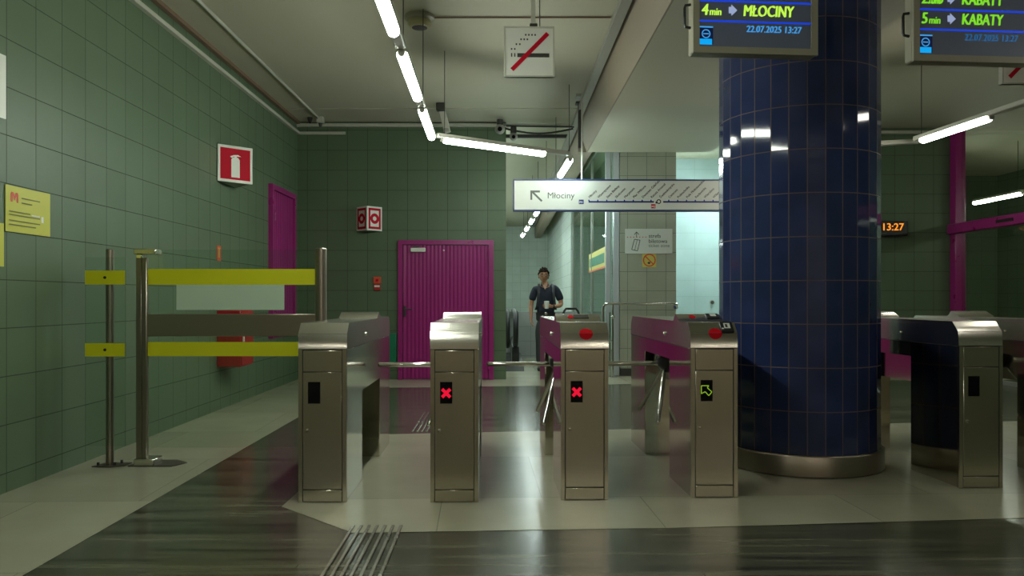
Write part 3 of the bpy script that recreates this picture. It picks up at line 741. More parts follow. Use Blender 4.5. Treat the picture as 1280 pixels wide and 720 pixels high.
# ------------------------------------------------------------------ hanging signs
def smoke_sign(loc, label):
    t = thing('hanging_sign', loc, label, 'sign', R(1.5))
    w = .40
    bd = MB().span((-w / 2 + .008, -.018, 0), (w / 2, .018, .395), .002).build('panel', 'sign_white', t)
    f = MB(); f.prism([(-w / 2, 0), (w / 2, 0), (w / 2, .4), (-w / 2, .4), (-w / 2, .385), (w / 2 - .012, .385), (w / 2 - .012, .012), (-w / 2 + .012, .012), (-w / 2 + .012, .385), (-w / 2, .385)], -.022, .022, axes='xz', along='y'); f.build('frame', 'white_trim', t)
    m = MB(plane_mx((-w / 2, -.0185, 0), (1, 0, 0), (0, 0, 1))); m.keep = True
    m.use('ink_dark').rect(.105, .155, .36, .187).rect(.055, .158, .065, .187).rect(.080, .158, .09, .187)
    for y, xs in ((.22, (.06, .085)), (.258, (.098, .125)), (.297, (.135, .16, .185)), (.333, (.172, .197, .222, .247))):
        for x in xs: m.rect(x - .006, y - .007, x + .006, y + .007)
    m.use('sign_red').stroke((.062, .055), (.348, .345), .034, .002); m.build('pictogram', None, bd)
    MB().span((.015, -.015, .40), (.05, .015, CZ - loc[2])).build('hanger', 'white_trim', t)
    MB().span((.005, -.022, .395), (.065, .022, .425), .004).build('clamp', 'dark_metal', t)
    MB().tube([(.085, 0, .40), (.083, 0, CZ - loc[2])], .004, 6).build('chain', 'dark_metal', t)
smoke_sign((.2, 6.12, 2.967), 'white hanging sign with a cigarette crossed out by a red bar, near the ceiling lights')
smoke_sign((4.27, 6.30, 2.96), 'hanging sign with a red bar, mostly hidden behind the second departures screen')

ms = thing('direction_sign', (.125, 9.9, 2.335), 'long white hanging sign with an arrow and the metro line diagram', 'sign', R(.3))
SW, SH = 2.95, .40
bd = MB().span((0, -.05, .012), (SW, .05, SH - .012), .003).build('board', 'board_white', ms)
for a, b in ((-.004, .014), (SH - .014, SH + .004)): MB().span((-.004, -.056, a), (SW + .004, .056, b), .002).build('edge_strip', 'frame_blue', ms)
MB().span((-.008, -.056, 0), (.008, .056, SH), .002).build('end_cap', 'frame_blue', ms)
mx = plane_mx((0, -.0505, 0), (1, 0, 0), (0, 0, 1)); K = 9.9 / 960
def sx(px): return (px - 642) * K
def sy(py): return (264 - py) * K
m = MB(mx); m.keep = True; m.use('ink_grey')
m.stroke((sx(664.5), sy(240)), (sx(677), sy(252.2)), .024).rect(sx(662.6), sy(241.3), sx(674.6), sy(238.8), .0012).rect(sx(662.6), sy(250.5), sx(665), sy(239), .0014)
m.build('arrow', None, bd)
m = MB(mx); m.keep = True; m.use('ink_grey').text('Młociny', sx(683.5), sy(248.6), .112, .0005); m.build('lettering', None, bd)
m = MB(mx); m.keep = True; m.use('ink_blue').rect(sx(735), sy(254), sx(816.5), sy(251.9)).rect(sx(828), sy(254), SW - .06, sy(251.9))
for k in range(21):
    x = 735.5 + 11.05 * k
    if sx(x) < SW - .05 and k != 8: m.rect(sx(x) - .008, sy(252), sx(x) + .008, sy(250.3), .0011)
m.use('ink_dark').ring((sx(822.5), sy(252.6)), .018, .030, .0014).rect(sx(818.5), sy(255), sx(820.5), sy(252.5), .0016)
m.use('ink_blue').rect(sx(723), sy(255.8), sx(729), sy(250.2)); m.use('sticker_red').rect(sx(813), sy(261), sx(818.5), sy(255.8))
m.use('sign_white').text('M1', sx(726), sy(254.6), .038, .001, 'CENTER', .0022).text('M2', sx(815.8), sy(260), .038, .001, 'CENTER', .0022)
m.build('line_diagram', None, bd)
names = ['Młociny', 'Wawrzyszew', 'Stare Bielany', 'Słodowiec', 'Marymont', 'Plac Wilsona', 'Dworzec Gdański', 'Ratusz Arsenał', 'Świętokrzyska', 'Centrum', 'Politechnika', 'Pole Mokotowskie', 'Racławicka', 'Wierzbno', 'Wilanowska', 'Służew']
for k, nme in enumerate(names):
    m = MB(mx); m.keep = True; m.use('ink_grey').text(nme, sx(736.5 + 11.05 * k), sy(248.6), .042, .0012, 'LEFT', .0012, R(45)); m.build('station_lettering', None, bd)
for x in (.88, 2.75): MB().cyl((x, 0, SH), (x, 0, CZ - 2.335 if x < 1 else SZ - 2.335), .011, n=10).build('hanging_rod', 'white_trim', ms)

tz = thing('zone_sign', (at(781.5, 317, 11.985).x, 11.995, at(0, 317, 11.985).z), 'grey sign with a ticket symbol and arrow on the tiled pillar', 'sign')
KW = 11.98 / 960; W_, H_ = 59 * KW, 31 * KW
pn = MB().span((0, -.012, 0), (W_, 0, H_), .002).build('plate', 'board_white', tz)
m = MB(plane_mx((0, -.0125, 0), (1, 0, 0), (0, 0, 1))); m.keep = True
u = lambda x: (x - 113) / 612 * W_
v = lambda y: (435 - y) / 320 * H_
m.use('ink_dark')
m.stroke((u(260), v(225)), (u(260), v(155)), .009).stroke((u(260), v(155)), (u(232), v(190)), .010).stroke((u(260), v(155)), (u(290), v(190)), .010)
q = [(232, 250), (305, 262), (272, 400), (197, 383)]
for a, b in zip(q, q[1:] + q[:1]): m.stroke((u(a[0]), v(a[1])), (u(b[0]), v(b[1])), .010)
m.stroke((u(268), v(256)), (u(236), v(392)), .007)
m.use('sticker_red')
for k in range(7): m.rect(u(137 + 39.5 * k), v(228), u(150 + 39.5 * k), v(217))
m.build('pictogram', None, pn)
m = MB(plane_mx((0, -.0125, 0), (1, 0, 0), (0, 0, 1))); m.keep = True
m.use('ink_dark').text('strefa', u(415), v(230), .085, .0006).text('biletowa', u(415), v(297), .085, .0006)
m.use('ink_grey').text('ticket zone', u(415), v(352), .075, .0, sx=.98); m.build('lettering', None, pn)

ns = thing('prohibition_sign', (at(803, 334, 11.985).x, 11.995, at(0, 334, 11.985).z), 'yellow no smoking sticker with a red crossed ring below the ticket zone sign', 'sticker')
w = 17.5 * KW
pn = MB().span((0, -.004, 0), (w, 0, w)).build('backing', 'sticker_yellow', ns)
m = MB(plane_mx((0, -.0042, 0), (1, 0, 0), (0, 0, 1))); m.keep = True
m.use('ink_dark').stroke((w * .46, w * .32), (w * .56, w * .28), .035, .0008).disc((w * .45, w * .31), .016, .0009)
m.use('orange_red').ring((w / 2, w / 2), w * .37, w * .46, .0012).stroke((w * .22, w * .78), (w * .78, w * .22), w * .085, .0014)
m.build('pictogram', None, pn)

gs = thing('glass_sticker', (1.614, 12.25, 1.70), 'yellow and green striped sticker on the corridor glass partition', 'sticker')
MB().span((-.003, 0, 0), (0, 2.3, .34)).build('backing', 'sticker_yellow', gs)
MB().span((-.0045, .1, .09), (-.003, 2.2, .25)).build('green_stripe', 'green_box', gs)
MB().span((-.0045, 0, 0), (-.003, 2.3, .03)).build('lower_edge', 'orange_red', gs)

# ------------------------------------------------------------------ departure screens
def screen(loc, label, rows, date_mat, row_mat, hang, lead):
    t = thing('departures_screen', loc, label, 'screen', R(4.6))
    w, h = .715, .50
    cs = MB(); cs.span((0, .0, 0), (w, .075, h), .008); cs.build('housing', 'beige_bezel', t)
    bz = MB(); b0 = .036
    bz.prism([(0, 0), (w, 0), (w, h), (0, h), (0, h - .001), (w - b0, h - b0), (w - b0, b0), (b0, b0), (b0, h - b0), (0, h - .0012)], -.016, .004, axes='xz', along='y')
    bz.build('bezel', 'beige_bezel', t)
    gl = MB().span((b0 - .004, -.004, b0 - .004), (w - b0 + .004, .002, h - b0 + .004)).build('display', 'screen_panel', t)
    mx = plane_mx((0, -.0045, 0), (1, 0, 0), (0, 0, 1))
    m = MB(mx); m.keep = True; m.use('screen_blue')
    for z in (.180, .292, .404): m.rect(b0, z - .006, w - b0, z + .006, .0006)
    m.build('divider', None, gl)
    for z, mn, nm in rows:
        for nme, txt, x, sz, bo, sc in (('time_lettering', mn, b0 + .014, .088, .003, .85), ('minute_lettering', 'min', b0 + .058, .058, .0018, .80), ('destination_lettering', nm, .287, .088, .003, .74)):
            m = MB(mx); m.keep = True; m.use(row_mat).text(txt, x, z, sz, bo, shear=.12, sx=sc); m.build(nme, None, gl)
    for z, mn, nm in rows:
        m = MB(mx); m.keep = True; m.use('screen_pale')
        m.flat([(.205, z + .012), (.220, z + .012), (.220, z - .002), (.254, z + .030), (.220, z + .062), (.220, z + .048), (.205, z + .048)], .0008)
        m.build('row_arrow', None, gl)
    m = MB(mx); m.keep = True; m.use(date_mat).text('22.07.2025 13:27', .305, .124, .052, .0018, shear=.1, sx=.88); m.build('date_lettering', None, gl)
    m = MB(mx); m.keep = True
    m.use('screen_sky').rect(b0, .142, b0 + .080, .150); m.ring((b0 + .04, .108), .019, .025, .0009).rect(b0 + .024, .105, b0 + .056, .111, .001)
    m.use('screen_deep').rect(b0, .05, b0 + .08, .142, .0004)
    m.use('screen_cyan').rect(b0, .048, b0 + .074, .080, .0008)
    m.build('logo', None, gl)
    MB().tube([(-.0, .03, .15), (-.03, .03, .155), (-.034, .03, .17), (-.034, .03, .26), (-.03, .03, .275), (0, .03, .28)], .008, 8).build('side_handle', 'black_plastic', t)
    MB().span((w / 2 - .03 + lead, .02, h), (w / 2 + .03 + lead, .06, hang)).build('hanger', 'dark_metal', t)
    return t
screen((1.045, 4.26, 2.565), 'departures screen in front of the blue column, its row reading 4 min', [(.213, '4', 'MŁOCINY')], 'screen_sky', 'screen_lime', SZ - 2.565, .05)
screen((2.285, 4.30, 2.532), 'departures screen past the blue column, its row reading 5 min', [(.213, '5', 'KABATY'), (.325, '2:30', 'KABATY')], 'screen_dusk', 'screen_green', SZ - 2.532, 0)

# ------------------------------------------------------------------ tube lights
def tube_light(a, b, label, lit='tube_glow', gap0=0.0, gap1=0.0, drop=True, r=.038):
    """one lit (or dark) tube with its grey carrier profile; gap0/gap1 extend the bare profile past each end"""
    a, b = Vector(a), Vector(b); d = (b - a).normalized(); c = (a + b) / 2
    t = thing('tube_light', c, label, 'light', 0, 'zigzag rows of hanging tube lights')
    A, B = a - c, b - c
    x = Vector((-d.y, d.x, 0)).normalized()
    P, Q = A - d * gap0, B + d * gap1
    hs = MB(plane_mx(P + Vector((0, 0, .026)), d, x)); ln = (Q - P).length
    hs.box((ln / 2, 0, .010), (ln, .074, .05), bevel=.008); hs.build('carrier', 'white_trim', t)
    MB().cyl(A, B, r, n=20, round_end=True).build('diffuser', lit or 'frosted', t)
    for e, s in ((A, -1), (B, 1)):
        MB().cyl(e + d * s * .001, e + d * s * .022, r * .66, n=16).build('end_cap', 'grey_metal', t)
    if drop:
        e = P + d * .10
        MB().tube([e + Vector((0, 0, .05)), Vector((e.x, e.y, CZ - c.z))], .004, 6).build('hanging_wire', 'dark_metal', t)
    return t
ZL, KL = 2.90, 1.70 / 2.04
rowx = lambda Y: -.83 - .018 * (Y - 5.24)
LP = lambda x, y, z=ZL: (x * KL, y * KL, z)
seg = lambda y0, y1: (LP(rowx(y0), y0), LP(rowx(y1), y1))
tube_light(*seg(2.3, 3.75), 'lit tube just outside the view in the row towards the magenta door', gap1=.36)
tube_light(*seg(4.35, 5.88), 'lit tube cut by the upper picture edge, first in the row towards the magenta door', gap1=.36)
tube_light(*seg(6.38, 7.80), 'second lit tube of the row, hanging beside the smoke detector', gap1=.36)
tube_light(*seg(8.30, 9.68), 'third lit tube of the row, ending at the bend before the end wall')
tube_light(LP(-.78, 9.82), LP(.57, 10.76), 'lit tube turned across the hall, at the bend above the magenta door', gap0=.08, gap1=.36)
cx = lambda Y: .97 - .028 * (Y - 11.2)
for y0, y1, lb in ((11.25, 12.7, 'lit tube just past the bend, partly behind the long white sign'), (13.3, 14.75, 'lit corridor tube hidden behind the long white sign'), (15.3, 16.8, 'second corridor tube hidden behind the long white sign'),
                   (17.6, 18.55, 'corridor tube seen just under the long white sign'), (19.6, 20.5, 'corridor tube second in view under the long white sign'), (21.7, 22.6, 'corridor tube third in view under the long white sign'), (23.9, 24.8, 'deepest lit tube in the corridor')):
    tube_light(LP(cx(y0), y0), LP(cx(y1), y1), lb, 'tube_glow_cool', gap1=.38)
tube_light(LP(5.36, 9.86), LP(5.46, 8.62), 'single lit tube pointing towards the magenta post', 'tube_glow_warm', gap0=.1, gap1=.7)
tube_light(LP(3.55, 10.75), LP(5.0, 10.28), 'lit tube peeking out from behind the blue column', 'tube_glow_warm', gap1=.42)
tube_light(LP(5.40, 6.5), LP(5.38, 5.1), 'lit tube outside the view over the last turnstiles', 'tube_glow_dim', gap0=.1, gap1=.36)
tube_light(LP(5.35, 4.3), LP(5.33, 2.9), 'lit tube outside the view beside the departures screens', 'tube_glow_dim', gap1=.36)
tube_light((8.6, 12.75, 2.96), (8.6, 14.05, 2.96), 'lit tube inside the glazed side room', 'tube_glow', drop=True, r=.04)
tube_light((3.9, 12.5, 3.2), (3.9, 14.1, 3.2), 'added fill tube before the bright bluish wall, behind the blue column', 'tube_glow_cool')  # this and the next are added out of sight to brighten the bluish wall
tube_light((4.3, 12.5, 3.2), (4.3, 14.1, 3.2), 'second added fill tube before the bright bluish wall, closer to the return wall', 'tube_glow_cool')
for y0, w_ in ((12.6, 'first'), (16.0, 'second'), (19.4, 'third'), (22.8, 'last')):
    tube_light((-1.6, y0, ZL), (-1.6, y0 + 2.2, ZL), w_ + ' added fill tube over the escalators, hidden by the green end wall', 'tube_glow_cool')  # unseen tubes added to lift the corridor brightness
for y0, w_ in ((5.0, 'first'), (8.2, 'second'), (11.6, 'third')):
    tube_light((9.4, y0, ZL), (9.4, y0 + 1.6, ZL), w_ + ' added fill tube of the glazed side room, outside the view', 'fill_glow_room')  # extra tubes placed out of view to light the side room
tube_light((2.1, 13.4, 3.2), (2.1, 14.8, 3.2), 'added fill tube in the room behind the glass partition', 'tube_glow_cool')  # hidden tube added so the space behind the glass is lit

for x, y, w_ in ((1.9, -4.6, 'first'), (1.9, -2.2, 'second'), (4.6, -4.6, 'third'), (-2.4, -3.6, 'last')):
    tube_light((x, y, 2.9), (x, y + 1.4, 2.9), w_ + ' added fill tube in the hall behind the camera', 'fill_glow_hall')  # added fill for the turnstile fronts; the last also mirrors in the column
# ------------------------------------------------------------------ floor strips
for lbl, y0, y1, n, xs in (('tactile guide strip of seven metal bars on the dark floor in front of the turnstiles', 2.6, 4.06, 7, -.788), ('second tactile guide strip beyond the turnstiles, towards the magenta door', 6.95, 8.15, 5, -.835)):
    t = thing('tactile_strip', (xs, (y0 + y1) / 2, 0), lbl, 'guide strip', R(.6))
    for k in range(n):
        MB().box((.042 * k, 0, .004), (.017, y1 - y0, .008), bevel=.003).build('bar', 'tactile', t)

# ------------------------------------------------------------------ handrail and escalator
hr = thing('handrail', (1.5, 11.6, 0), 'stainless steel handrail standing in front of the tiled pillar', 'handrail')
MB().tube([(.02, .2, 0), (.02, .2, 1.02), (.025, .2, 1.08), (.05, .19, 1.12), (.10, .18, 1.135), (.6, .15, 1.13), (1.05, .15, 1.14), (1.14, .16, 1.12), (1.16, .2, 1.07)], .022, 12).build('top_rail', 'chrome', hr)
for x, y in ((.17, .19), (.14, .30)):
    MB().cyl((x, y, 0), (x, y, 1.12 if y < .25 else 1.0), .017, n=12).build('post', 'chrome', hr)
MB().tube([(.02, .2, .55), (.17, .19, .55)], .014, 8).build('cross_tie', 'chrome', hr)
MB().sphere((.17, .17, .93), .03, n=14).build('clamp', 'chrome', hr)
MB().cyl((.17, .19, 0), (.17, .19, .012), .055, n=20).build('floor_flange', 'chrome', hr)
MB().box((1.15, .24, 1.09), (.05, .10, .08), bevel=.01).build('wall_bracket', 'frame_blue', hr)

es = thing('escalator', (.155, 12.75, 0), 'end of an escalator with black rubber handrails at the corridor mouth', 'escalator')
def newel(x, name):
    pts = [(x, 3.2, .97), (x, .30, .97)] + [(x, .30 - .28 * math.sin(R(a)), .69 + .28 * math.cos(R(a))) for a in range(15, 181, 15)] + [(x, .6, .40), (x, 3.2, .40)]
    mb = MB(); mb.tube(pts, .046, 12); return mb.build('handrail', 'black_rubber', es)
newel(.04, 'a'); newel(-.10, 'b')
MB().prism([(.10, .44), (.3, .40), (3.2, .40), (3.2, .95), (.3, .95), (.12, .85), (.05, .7)], .03, .042, axes='yz', along='x').build('balustrade_panel', 'tinted_glass', es)
MB().span((-.02, .22, 0), (.10, 3.2, .40), .01).build('skirt', 'black_plastic', es)
MB().prism([(.02, 0), (3.2, 0), (3.2, .10), (.1, .10)], -.16, .18, axes='yz', along='x').build('base_plate', 'dark_metal', es)
MB().cyl((.04, .0, .62), (.04, .03, .62), .018, n=12).build('button', 'sign_white', es)
kn = thing('door_knob', at(890, 378, 14.5), 'tiny dark knob on the bright bluish wall', 'knob')
MB().lathe([(0, .05), (.03, .045), (.034, .03), (.018, .012), (.03, 0), (0, 0)], (0, 0, 0), (0, -1, 0), 16).build('knob', 'dark_metal', kn)
MB().cyl((0, 0, 0), (0, -.006, 0), .045, n=16).build('rose', 'grey_metal', kn)

# ------------------------------------------------------------------ the walking man
def skin(name, chains, mat, parent, sub=2, extra=None):
    """chains: list of [(key or None, (x, y, z), radius)]; equal keys share one vertex"""
    vs, es, rs, idx = [], [], [], {}
    for ch in chains:
        prev = None
        for key, co, r in ch:
            if key is not None and key in idx: i = idx[key]
            else:
                i = len(vs); vs.append(co); rs.append(r)
                if key is not None: idx[key] = i
            if prev is not None: es.append((prev, i))
            prev = i
    me = bpy.data.meshes.new(name); me.from_pydata(vs, es, [])
    ob = bpy.data.objects.new(name, me); COL.objects.link(ob)
    md = ob.modifiers.new('skin', 'SKIN'); md.use_smooth_shade = True; md.branch_smoothing = .4
    for i, sv in enumerate(me.skin_vertices[0].data):
        r = rs[i]; sv.radius = r if isinstance(r, tuple) else (r, r); sv.use_root = (i == 0)
    ss = ob.modifiers.new('sub', 'SUBSURF'); ss.levels = sub; ss.render_levels = sub
    dg = bpy.context.evaluated_depsgraph_get(); out = bpy.data.meshes.new_from_object(ob.evaluated_get(dg))
    bpy.data.objects.remove(ob)
    if extra is not None:
        bm = bmesh.new(); bm.from_mesh(out)
        tmp = bpy.data.meshes.new('tmp'); extra.to_mesh(tmp); extra.free(); bm.from_mesh(tmp); bpy.data.meshes.remove(tmp)
        bm.to_mesh(out); bm.free()
    out.materials.clear(); out.materials.append(M[mat])
    for p in out.polygons: p.use_smooth = True
    o = bpy.data.objects.new(name, out); COL.objects.link(o); o.parent = parent
    return o
def build_person():
    t = thing('person', (.70, 12.9, 0), 'man in navy polo shirt and dark trousers walking and holding a white cup', 'person')
    # head: egg with jaw, brow, nose, ears
    hc = Vector((-.035, -.03, 1.595))
    hb = bmesh.new(); bmesh.ops.create_uvsphere(hb, u_segments=32, v_segments=24, radius=1)
    for v in hb.verts:
        x, y, z = v.co
        sxx, syy, szz = .076, .094, .118
        if z < 0: sxx *= 1 - .22 * z * z - .02 * abs(z); syy *= 1 - .10 * abs(z)
        p = Vector((x * sxx, y * syy, z * szz))
        if y < -.2:
            front = -y
            if abs(x) < .22 and -.42 < z < .12: p.y -= .026 * (1 - abs(x) / .22) * (.5 + .5 * (0.12 - z) / .54) * front      # nose
            if .12 < z < .3: p.y -= .006 * front                                                                              # brow
            if .15 < abs(x) < .55 and -.08 < z < .14: p.y += .009 * front                                                     # sockets
            if z < -.75: p.y -= .012                                                                                          # chin
            if -.62 < z < -.46 and abs(x) < .35: p.y -= .005
        v.co = p + hc
    for s in (-1, 1):
        e = bmesh.ops.create_uvsphere(hb, u_segments=12, v_segments=8, radius=1)
        for v in e['verts']: v.co = Vector((v.co.x * .010, v.co.y * .02, v.co.z * .031)) + hc + Vector((s * .078, .012, -.004))
    def hand(wrist, palm, dirn, side, up, key):
        """five finger chains from a palm point"""
        dirn, side, up = Vector(dirn).normalized(), Vector(side).normalized(), Vector(up).normalized()
        ch = []
        for i, (o_, ln) in enumerate(((-.030, .066), (-.010, .076), (.010, .072), (.029, .058))):
            b = Vector(palm) + side * o_ + dirn * .035
            k1 = b + dirn * ln * .45 + up * ln * .10; k2 = k1 + dirn * ln * .30 + up * ln * .22; k3 = k2 + dirn * ln * .18 + up * ln * .28
            ch.append([(key + 'p', tuple(palm), (.022, .030)), (None, tuple(b), .0105), (None, tuple(k1), .0095), (None, tuple(k2), .0085), (None, tuple(k3), .007)])
        tb = Vector(palm) - side * .035 - dirn * .005 + up * .008
        ch.append([(key + 'p', tuple(palm), .03), (None, tuple(tb), .012), (None, tuple(tb - side * .018 + dirn * .03 + up * .014), .011), (None, tuple(tb - side * .012 + dirn * .055 + up * .028), .008)])
        return ch
    pr, pl_ = (-.243, -.075, .845), (.045, -.245, 1.085)
    body = [
        [('pel', (0, 0, .95), (.125, .085)), ('sp', (0, .0, 1.08), (.13, .09)), ('ch', (0, -.005, 1.26), (.155, .105)), ('nb', (-.01, .0, 1.405), (.085, .065)), ('nk', (-.022, -.006, 1.475), .050), (None, (-.032, -.018, 1.54), .05)],
        [('nb', 0, 0), ('sr', (-.172, .0, 1.372), .045), (None, (-.215, .0, 1.26), .048), ('er', (-.245, .012, 1.115), .040), (None, (-.248, -.03, 1.0), .038), ('wr', (-.245, -.06, .895), .026), ('rp', pr, (.022, .030))],
        [('nb', 0, 0), ('sl', (.172, .0, 1.372), .045), (None, (.23, .0, 1.25), .048), ('el', (.262, -.02, 1.105), .041), (None, (.20, -.13, 1.085), .038), ('wl', (.115, -.215, 1.08), .027), ('lp', pl_, (.030, .022))],
        [('pel', 0, 0), ('hr', (-.085, 0, .86), .06), (None, (-.095, -.02, .70), .066), ('kr', (-.10, -.03, .49), .058), (None, (-.10, .01, .33), .054), ('ar', (-.105, .05, .095), .036), (None, (-.112, -.06, .035), .034), (None, (-.116, -.13, .03), .028)],
        [('pel', 0, 0), ('hl', (.085, 0, .86), .06), (None, (.092, -.06, .70), .066), ('kl', (.095, -.10, .50), .058), (None, (.095, -.11, .33), .054), ('al', (.10, -.13, .095), .036), (None, (.105, -.24, .04), .034), (None, (.108, -.31, .035), .028)],
    ]
    body += hand(None, pr, (.02, -.12, -1), (0, -1, .1), (1, .1, 0), 'r') + hand(None, pl_, (-1, -.25, .05), (.05, -.1, -1), (-.2, -1, 0), 'l')
    b = skin('body', body, 'skin', t, 2, hb)
    shirt = [
        [('a', (0, .0, .935), (.158, .116)), (None, (0, .0, 1.0), (.160, .117)), (None, (0, .0, 1.09), (.156, .114)), ('ch', (0, -.005, 1.25), (.178, .122)), ('nb', (-.008, .005, 1.405), (.120, .088)), (None, (-.015, .006, 1.445), (.066, .062))],
        [('nb', 0, 0), ('sr', (-.175, .0, 1.375), .072), (None, (-.212, .0, 1.26), .070), (None, (-.232, .005, 1.165), .068)],
        [('nb', 0, 0), ('sl', (.175, .0, 1.375), .072), (None, (.228, .0, 1.25), .070), (None, (.252, -.008, 1.165), .068)],
    ]
    sh = skin('polo_shirt', shirt, 'navy_cloth', t)
    col = MB(); 
    for s in (-1, 1):
        col.quadlist([(-.02 + s * .056, -.01, 1.50), (-.02 + s * .060, -.075, 1.462), (-.018 + s * .075, -.105, 1.425), (-.018 + s * .018, -.118, 1.40), (-.02 + s * .046, -.082, 1.452), (-.02 + s * .050, .055, 1.495)], [[0, 1, 4], [1, 2, 3, 4], [0, 5, 1]])
    col.build('collar', 'navy_cloth', sh)
    vn = MB(); vn.keep = True
    vn.quadlist([(-.055, -.1065, 1.44), (.02, -.1065, 1.44), (-.018, -.137, 1.36)], [[0, 2, 1]]); vn.build('open_neck', 'skin', b)
    for i in range(2): MB().cyl((-.016, -.139, 1.335 - .04 * i), (-.016, -.145, 1.335 - .04 * i), .006, n=8).build('button', 'leather', sh)
    tr = [
        [('pel', (0, 0, .945), (.152, .112)), ('hr', (-.086, 0, .85), .108), (None, (-.093, -.02, .69), .095), (None, (-.10, -.03, .49), .075), (None, (-.10, .01, .32), .070), (None, (-.105, .04, .10), .062)],
        [('pel', 0, 0), ('hl', (.086, 0, .85), .108), (None, (.091, -.06, .69), .095), (None, (.095, -.10, .50), .075), (None, (.095, -.115, .32), .070), (None, (.10, -.13, .10), .062)],
        [('pel', 0, 0), (None, (0, 0, .985), (.150, .110))],
    ]
    hips = bmesh.new(); bmesh.ops.create_uvsphere(hips, u_segments=28, v_segments=18, radius=1)
    for v in hips.verts:
        x, y, z = v.co; k = (1 - min(1, abs(z)) ** 4) ** .25 / max(1e-3, (1 - min(1, abs(z)) ** 2) ** .5) if abs(z) < .999 else 1
        v.co = Vector((x * .162 * min(k, 2.2), y * .122 * min(k, 2.2), .905 + z * .088))
    skin('trousers', tr, 'trouser_cloth', t, 2, hips)
    for x, y, z in ((-.105, .05, 0), (.10, -.13, .0)):
        skin('shoe', [[(None, (x, y + .045, .048), .040), (None, (x, y - .03, .046), .046), (None, (x - .006, y - .12, .036), .044), (None, (x - .01, y - .20, .028), .030)]], 'leather', t)
    bl = MB(); n = 28
    ring = lambda rx, ry, z: [(rx * math.cos(2 * math.pi * k / n), ry * math.sin(2 * math.pi * k / n), z) for k in range(n)]
    vs = ring(.168, .128, .942) + ring(.168, .128, .978); bl.quadlist(vs, [[k, (k + 1) % n, n + (k + 1) % n, n + k] for k in range(n)]); be = bl.build('belt', 'leather', t)
    MB().span((-.022, -.136, .940), (.022, -.126, .981), .003).build('buckle', 'chrome', be)
    # hair: curly cap built from a bumpy shell
    hr_ = bmesh.new(); bmesh.ops.create_uvsphere(hr_, u_segments=40, v_segments=28, radius=1)
    rnd = random.Random(5)
    dl = [v for v in hr_.verts if (v.co.z < .22 and v.co.y < -.15) or v.co.z < -.38 or (v.co.z < .42 and v.co.y < -.62) or (v.co.z < -.02 and abs(v.co.x) > .8 and v.co.y < .2)]
    bmesh.ops.delete(hr_, geom=dl, context='VERTS')
    for v in hr_.verts:
        x, y, z = v.co; k = 1.05 + .08 * math.sin(14 * x + 3) * math.sin(13 * y) + .07 * math.sin(17 * z + 9 * x) + rnd.uniform(-.035, .035)
        v.co = hc + Vector((x * .090 * k, y * .108 * k + .004, z * .134 * k + .003))
    me = bpy.data.meshes.new('hair'); hr_.to_mesh(me); hr_.free(); me.materials.append(M['hair'])
    for p in me.polygons: p.use_smooth = True
    ho = bpy.data.objects.new('hair', me); COL.objects.link(ho); ho.parent = t
    md = ho.modifiers.new('thick', 'SOLIDIFY'); md.thickness = .012
    for s in (-1, 1):
        e = MB().sphere(hc + Vector((s * .030, -.078, .004)), .0115, n=12).build('eye', 'eye_white', t)
        MB().sphere(hc + Vector((s * .030, -.0875, .004)), .0052, n=8).build('iris', 'hair', e)
        MB().tube([hc + Vector((s * .014, -.094, .026)), hc + Vector((s * .032, -.092, .031)), hc + Vector((s * .050, -.078, .026))], .004, 6).build('eyebrow', 'hair', t)
    MB().tube([hc + Vector((-.024, -.088, -.066)), hc + Vector((0, -.098, -.064)), hc + Vector((.024, -.088, -.066))], [.003, .006, .003], 8).build('mouth', 'lip', t)
    g = MB()
    for s in (-1, 1):
        g.tube([hc + Vector((s * .032 + .024 * math.cos(a), -.100, .002 + .018 * math.sin(a))) for a in [R(20 * i) for i in range(19)]], .0022, 6)
        g.tube([hc + Vector((s * .056, -.100, .008)), hc + Vector((s * .080, -.06, .008)), hc + Vector((s * .083, .01, .006))], .002, 6)
    g.tube([hc + Vector((-.008, -.103, .006)), hc + Vector((.008, -.103, .006))], .0022, 6)
    g.build('glasses', 'dark_metal', t)
    w = Vector((.115, -.215, 1.08)); d = (Vector(pl_) - w).normalized()
    MB().cyl(w + d * -.012, w + d * .012, .0335, n=20).build('wristwatch', 'leather', t)
build_person()
bp = thing('backpack', (.70, 13.04, 1.03), 'dark backpack worn by the walking man, its straps over his shoulders', 'backpack')
MB().box((0, .075, .20), (.28, .14, .42), bevel=.05, seg=3).build('bag', 'strap_cloth', bp)
MB().box((0, .155, .12), (.20, .03, .20), bevel=.014).build('pocket', 'strap_cloth', bp)
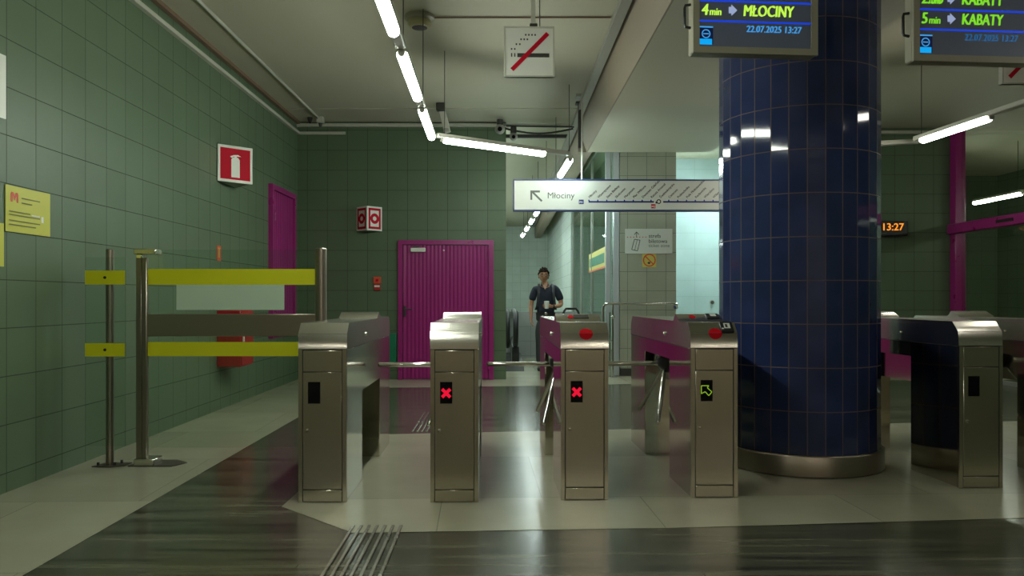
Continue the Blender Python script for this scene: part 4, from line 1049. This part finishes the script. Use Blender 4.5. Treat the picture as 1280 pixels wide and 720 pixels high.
for s in (-1, 1):
    pts = [(s * .10, .02, .36), (s * .115, -.10, .425), (s * .118, -.18, .405), (s * .122, -.265, .30), (s * .132, -.285, .18), (s * .15, -.26, .04), (s * .165, -.16, -.01), (s * .13, .0, .03)]
    m = MB(); n = len(pts); vs = []
    for p in pts: vs += [(p[0] - .02, p[1], p[2]), (p[0] + .02, p[1], p[2])]
    for p in pts: vs += [(p[0] - .02, p[1] - .008, p[2] + .008), (p[0] + .02, p[1] - .008, p[2] + .008)]
    fs = []
    for i in range(n - 1):
        a, b = 2 * i, 2 * n + 2 * i
        fs += [[a, a + 1, a + 3, a + 2], [b, b + 2, b + 3, b + 1], [a, a + 2, b + 2, b], [a + 1, b + 1, b + 3, a + 3]]
    m.quadlist(vs, fs, True); m.build('strap', 'strap_cloth', bp)
cup = thing('coffee_cup', (.70 + .0, 12.9 - .285, 1.045), 'white paper coffee cup held in front of the walking man', 'cup')
MB().lathe([(0, 0), (.030, 0), (.041, .105), (.038, .105), (0, .1)], n=24).build('cup_body', 'paper_white', cup)
MB().lathe([(.042, .104), (.044, .108), (.043, .115), (.038, .118), (.036, .126), (0, .126)], n=24).build('lid', 'paper_white', cup)

# ------------------------------------------------------------------ world, camera, output look
w = bpy.data.worlds.new('World'); S.world = w; w.use_nodes = True
w.node_tree.nodes['Background'].inputs[0].default_value = (.5, .55, .5, 1); w.node_tree.nodes['Background'].inputs[1].default_value = .0
cam = bpy.data.cameras.new('camera'); co = bpy.data.objects.new('camera', cam); COL.objects.link(co); S.camera = co
co.location = (0, 0, CAMZ); co.rotation_euler = (R(90), 0, 0)
cam.sensor_width = 36; cam.sensor_fit = 'HORIZONTAL'; cam.lens = FPX / 1280 * 36
cam.shift_x = (640 - HX) / 1280; cam.shift_y = (HY - 360) / 1280
cam.clip_start = .05; cam.clip_end = 100
S.view_settings.view_transform = 'Standard'; S.view_settings.look = 'None'; S.view_settings.gamma = 1; S.view_settings.use_curve_mapping = False
S.view_settings.exposure = 0.08
cy = S.cycles
cy.max_bounces = 8; cy.diffuse_bounces = 4; cy.glossy_bounces = 4; cy.transparent_max_bounces = 12; cy.sample_clamp_indirect = 4.0
cy.caustics_reflective = False; cy.caustics_refractive = False; cy.use_denoising = True
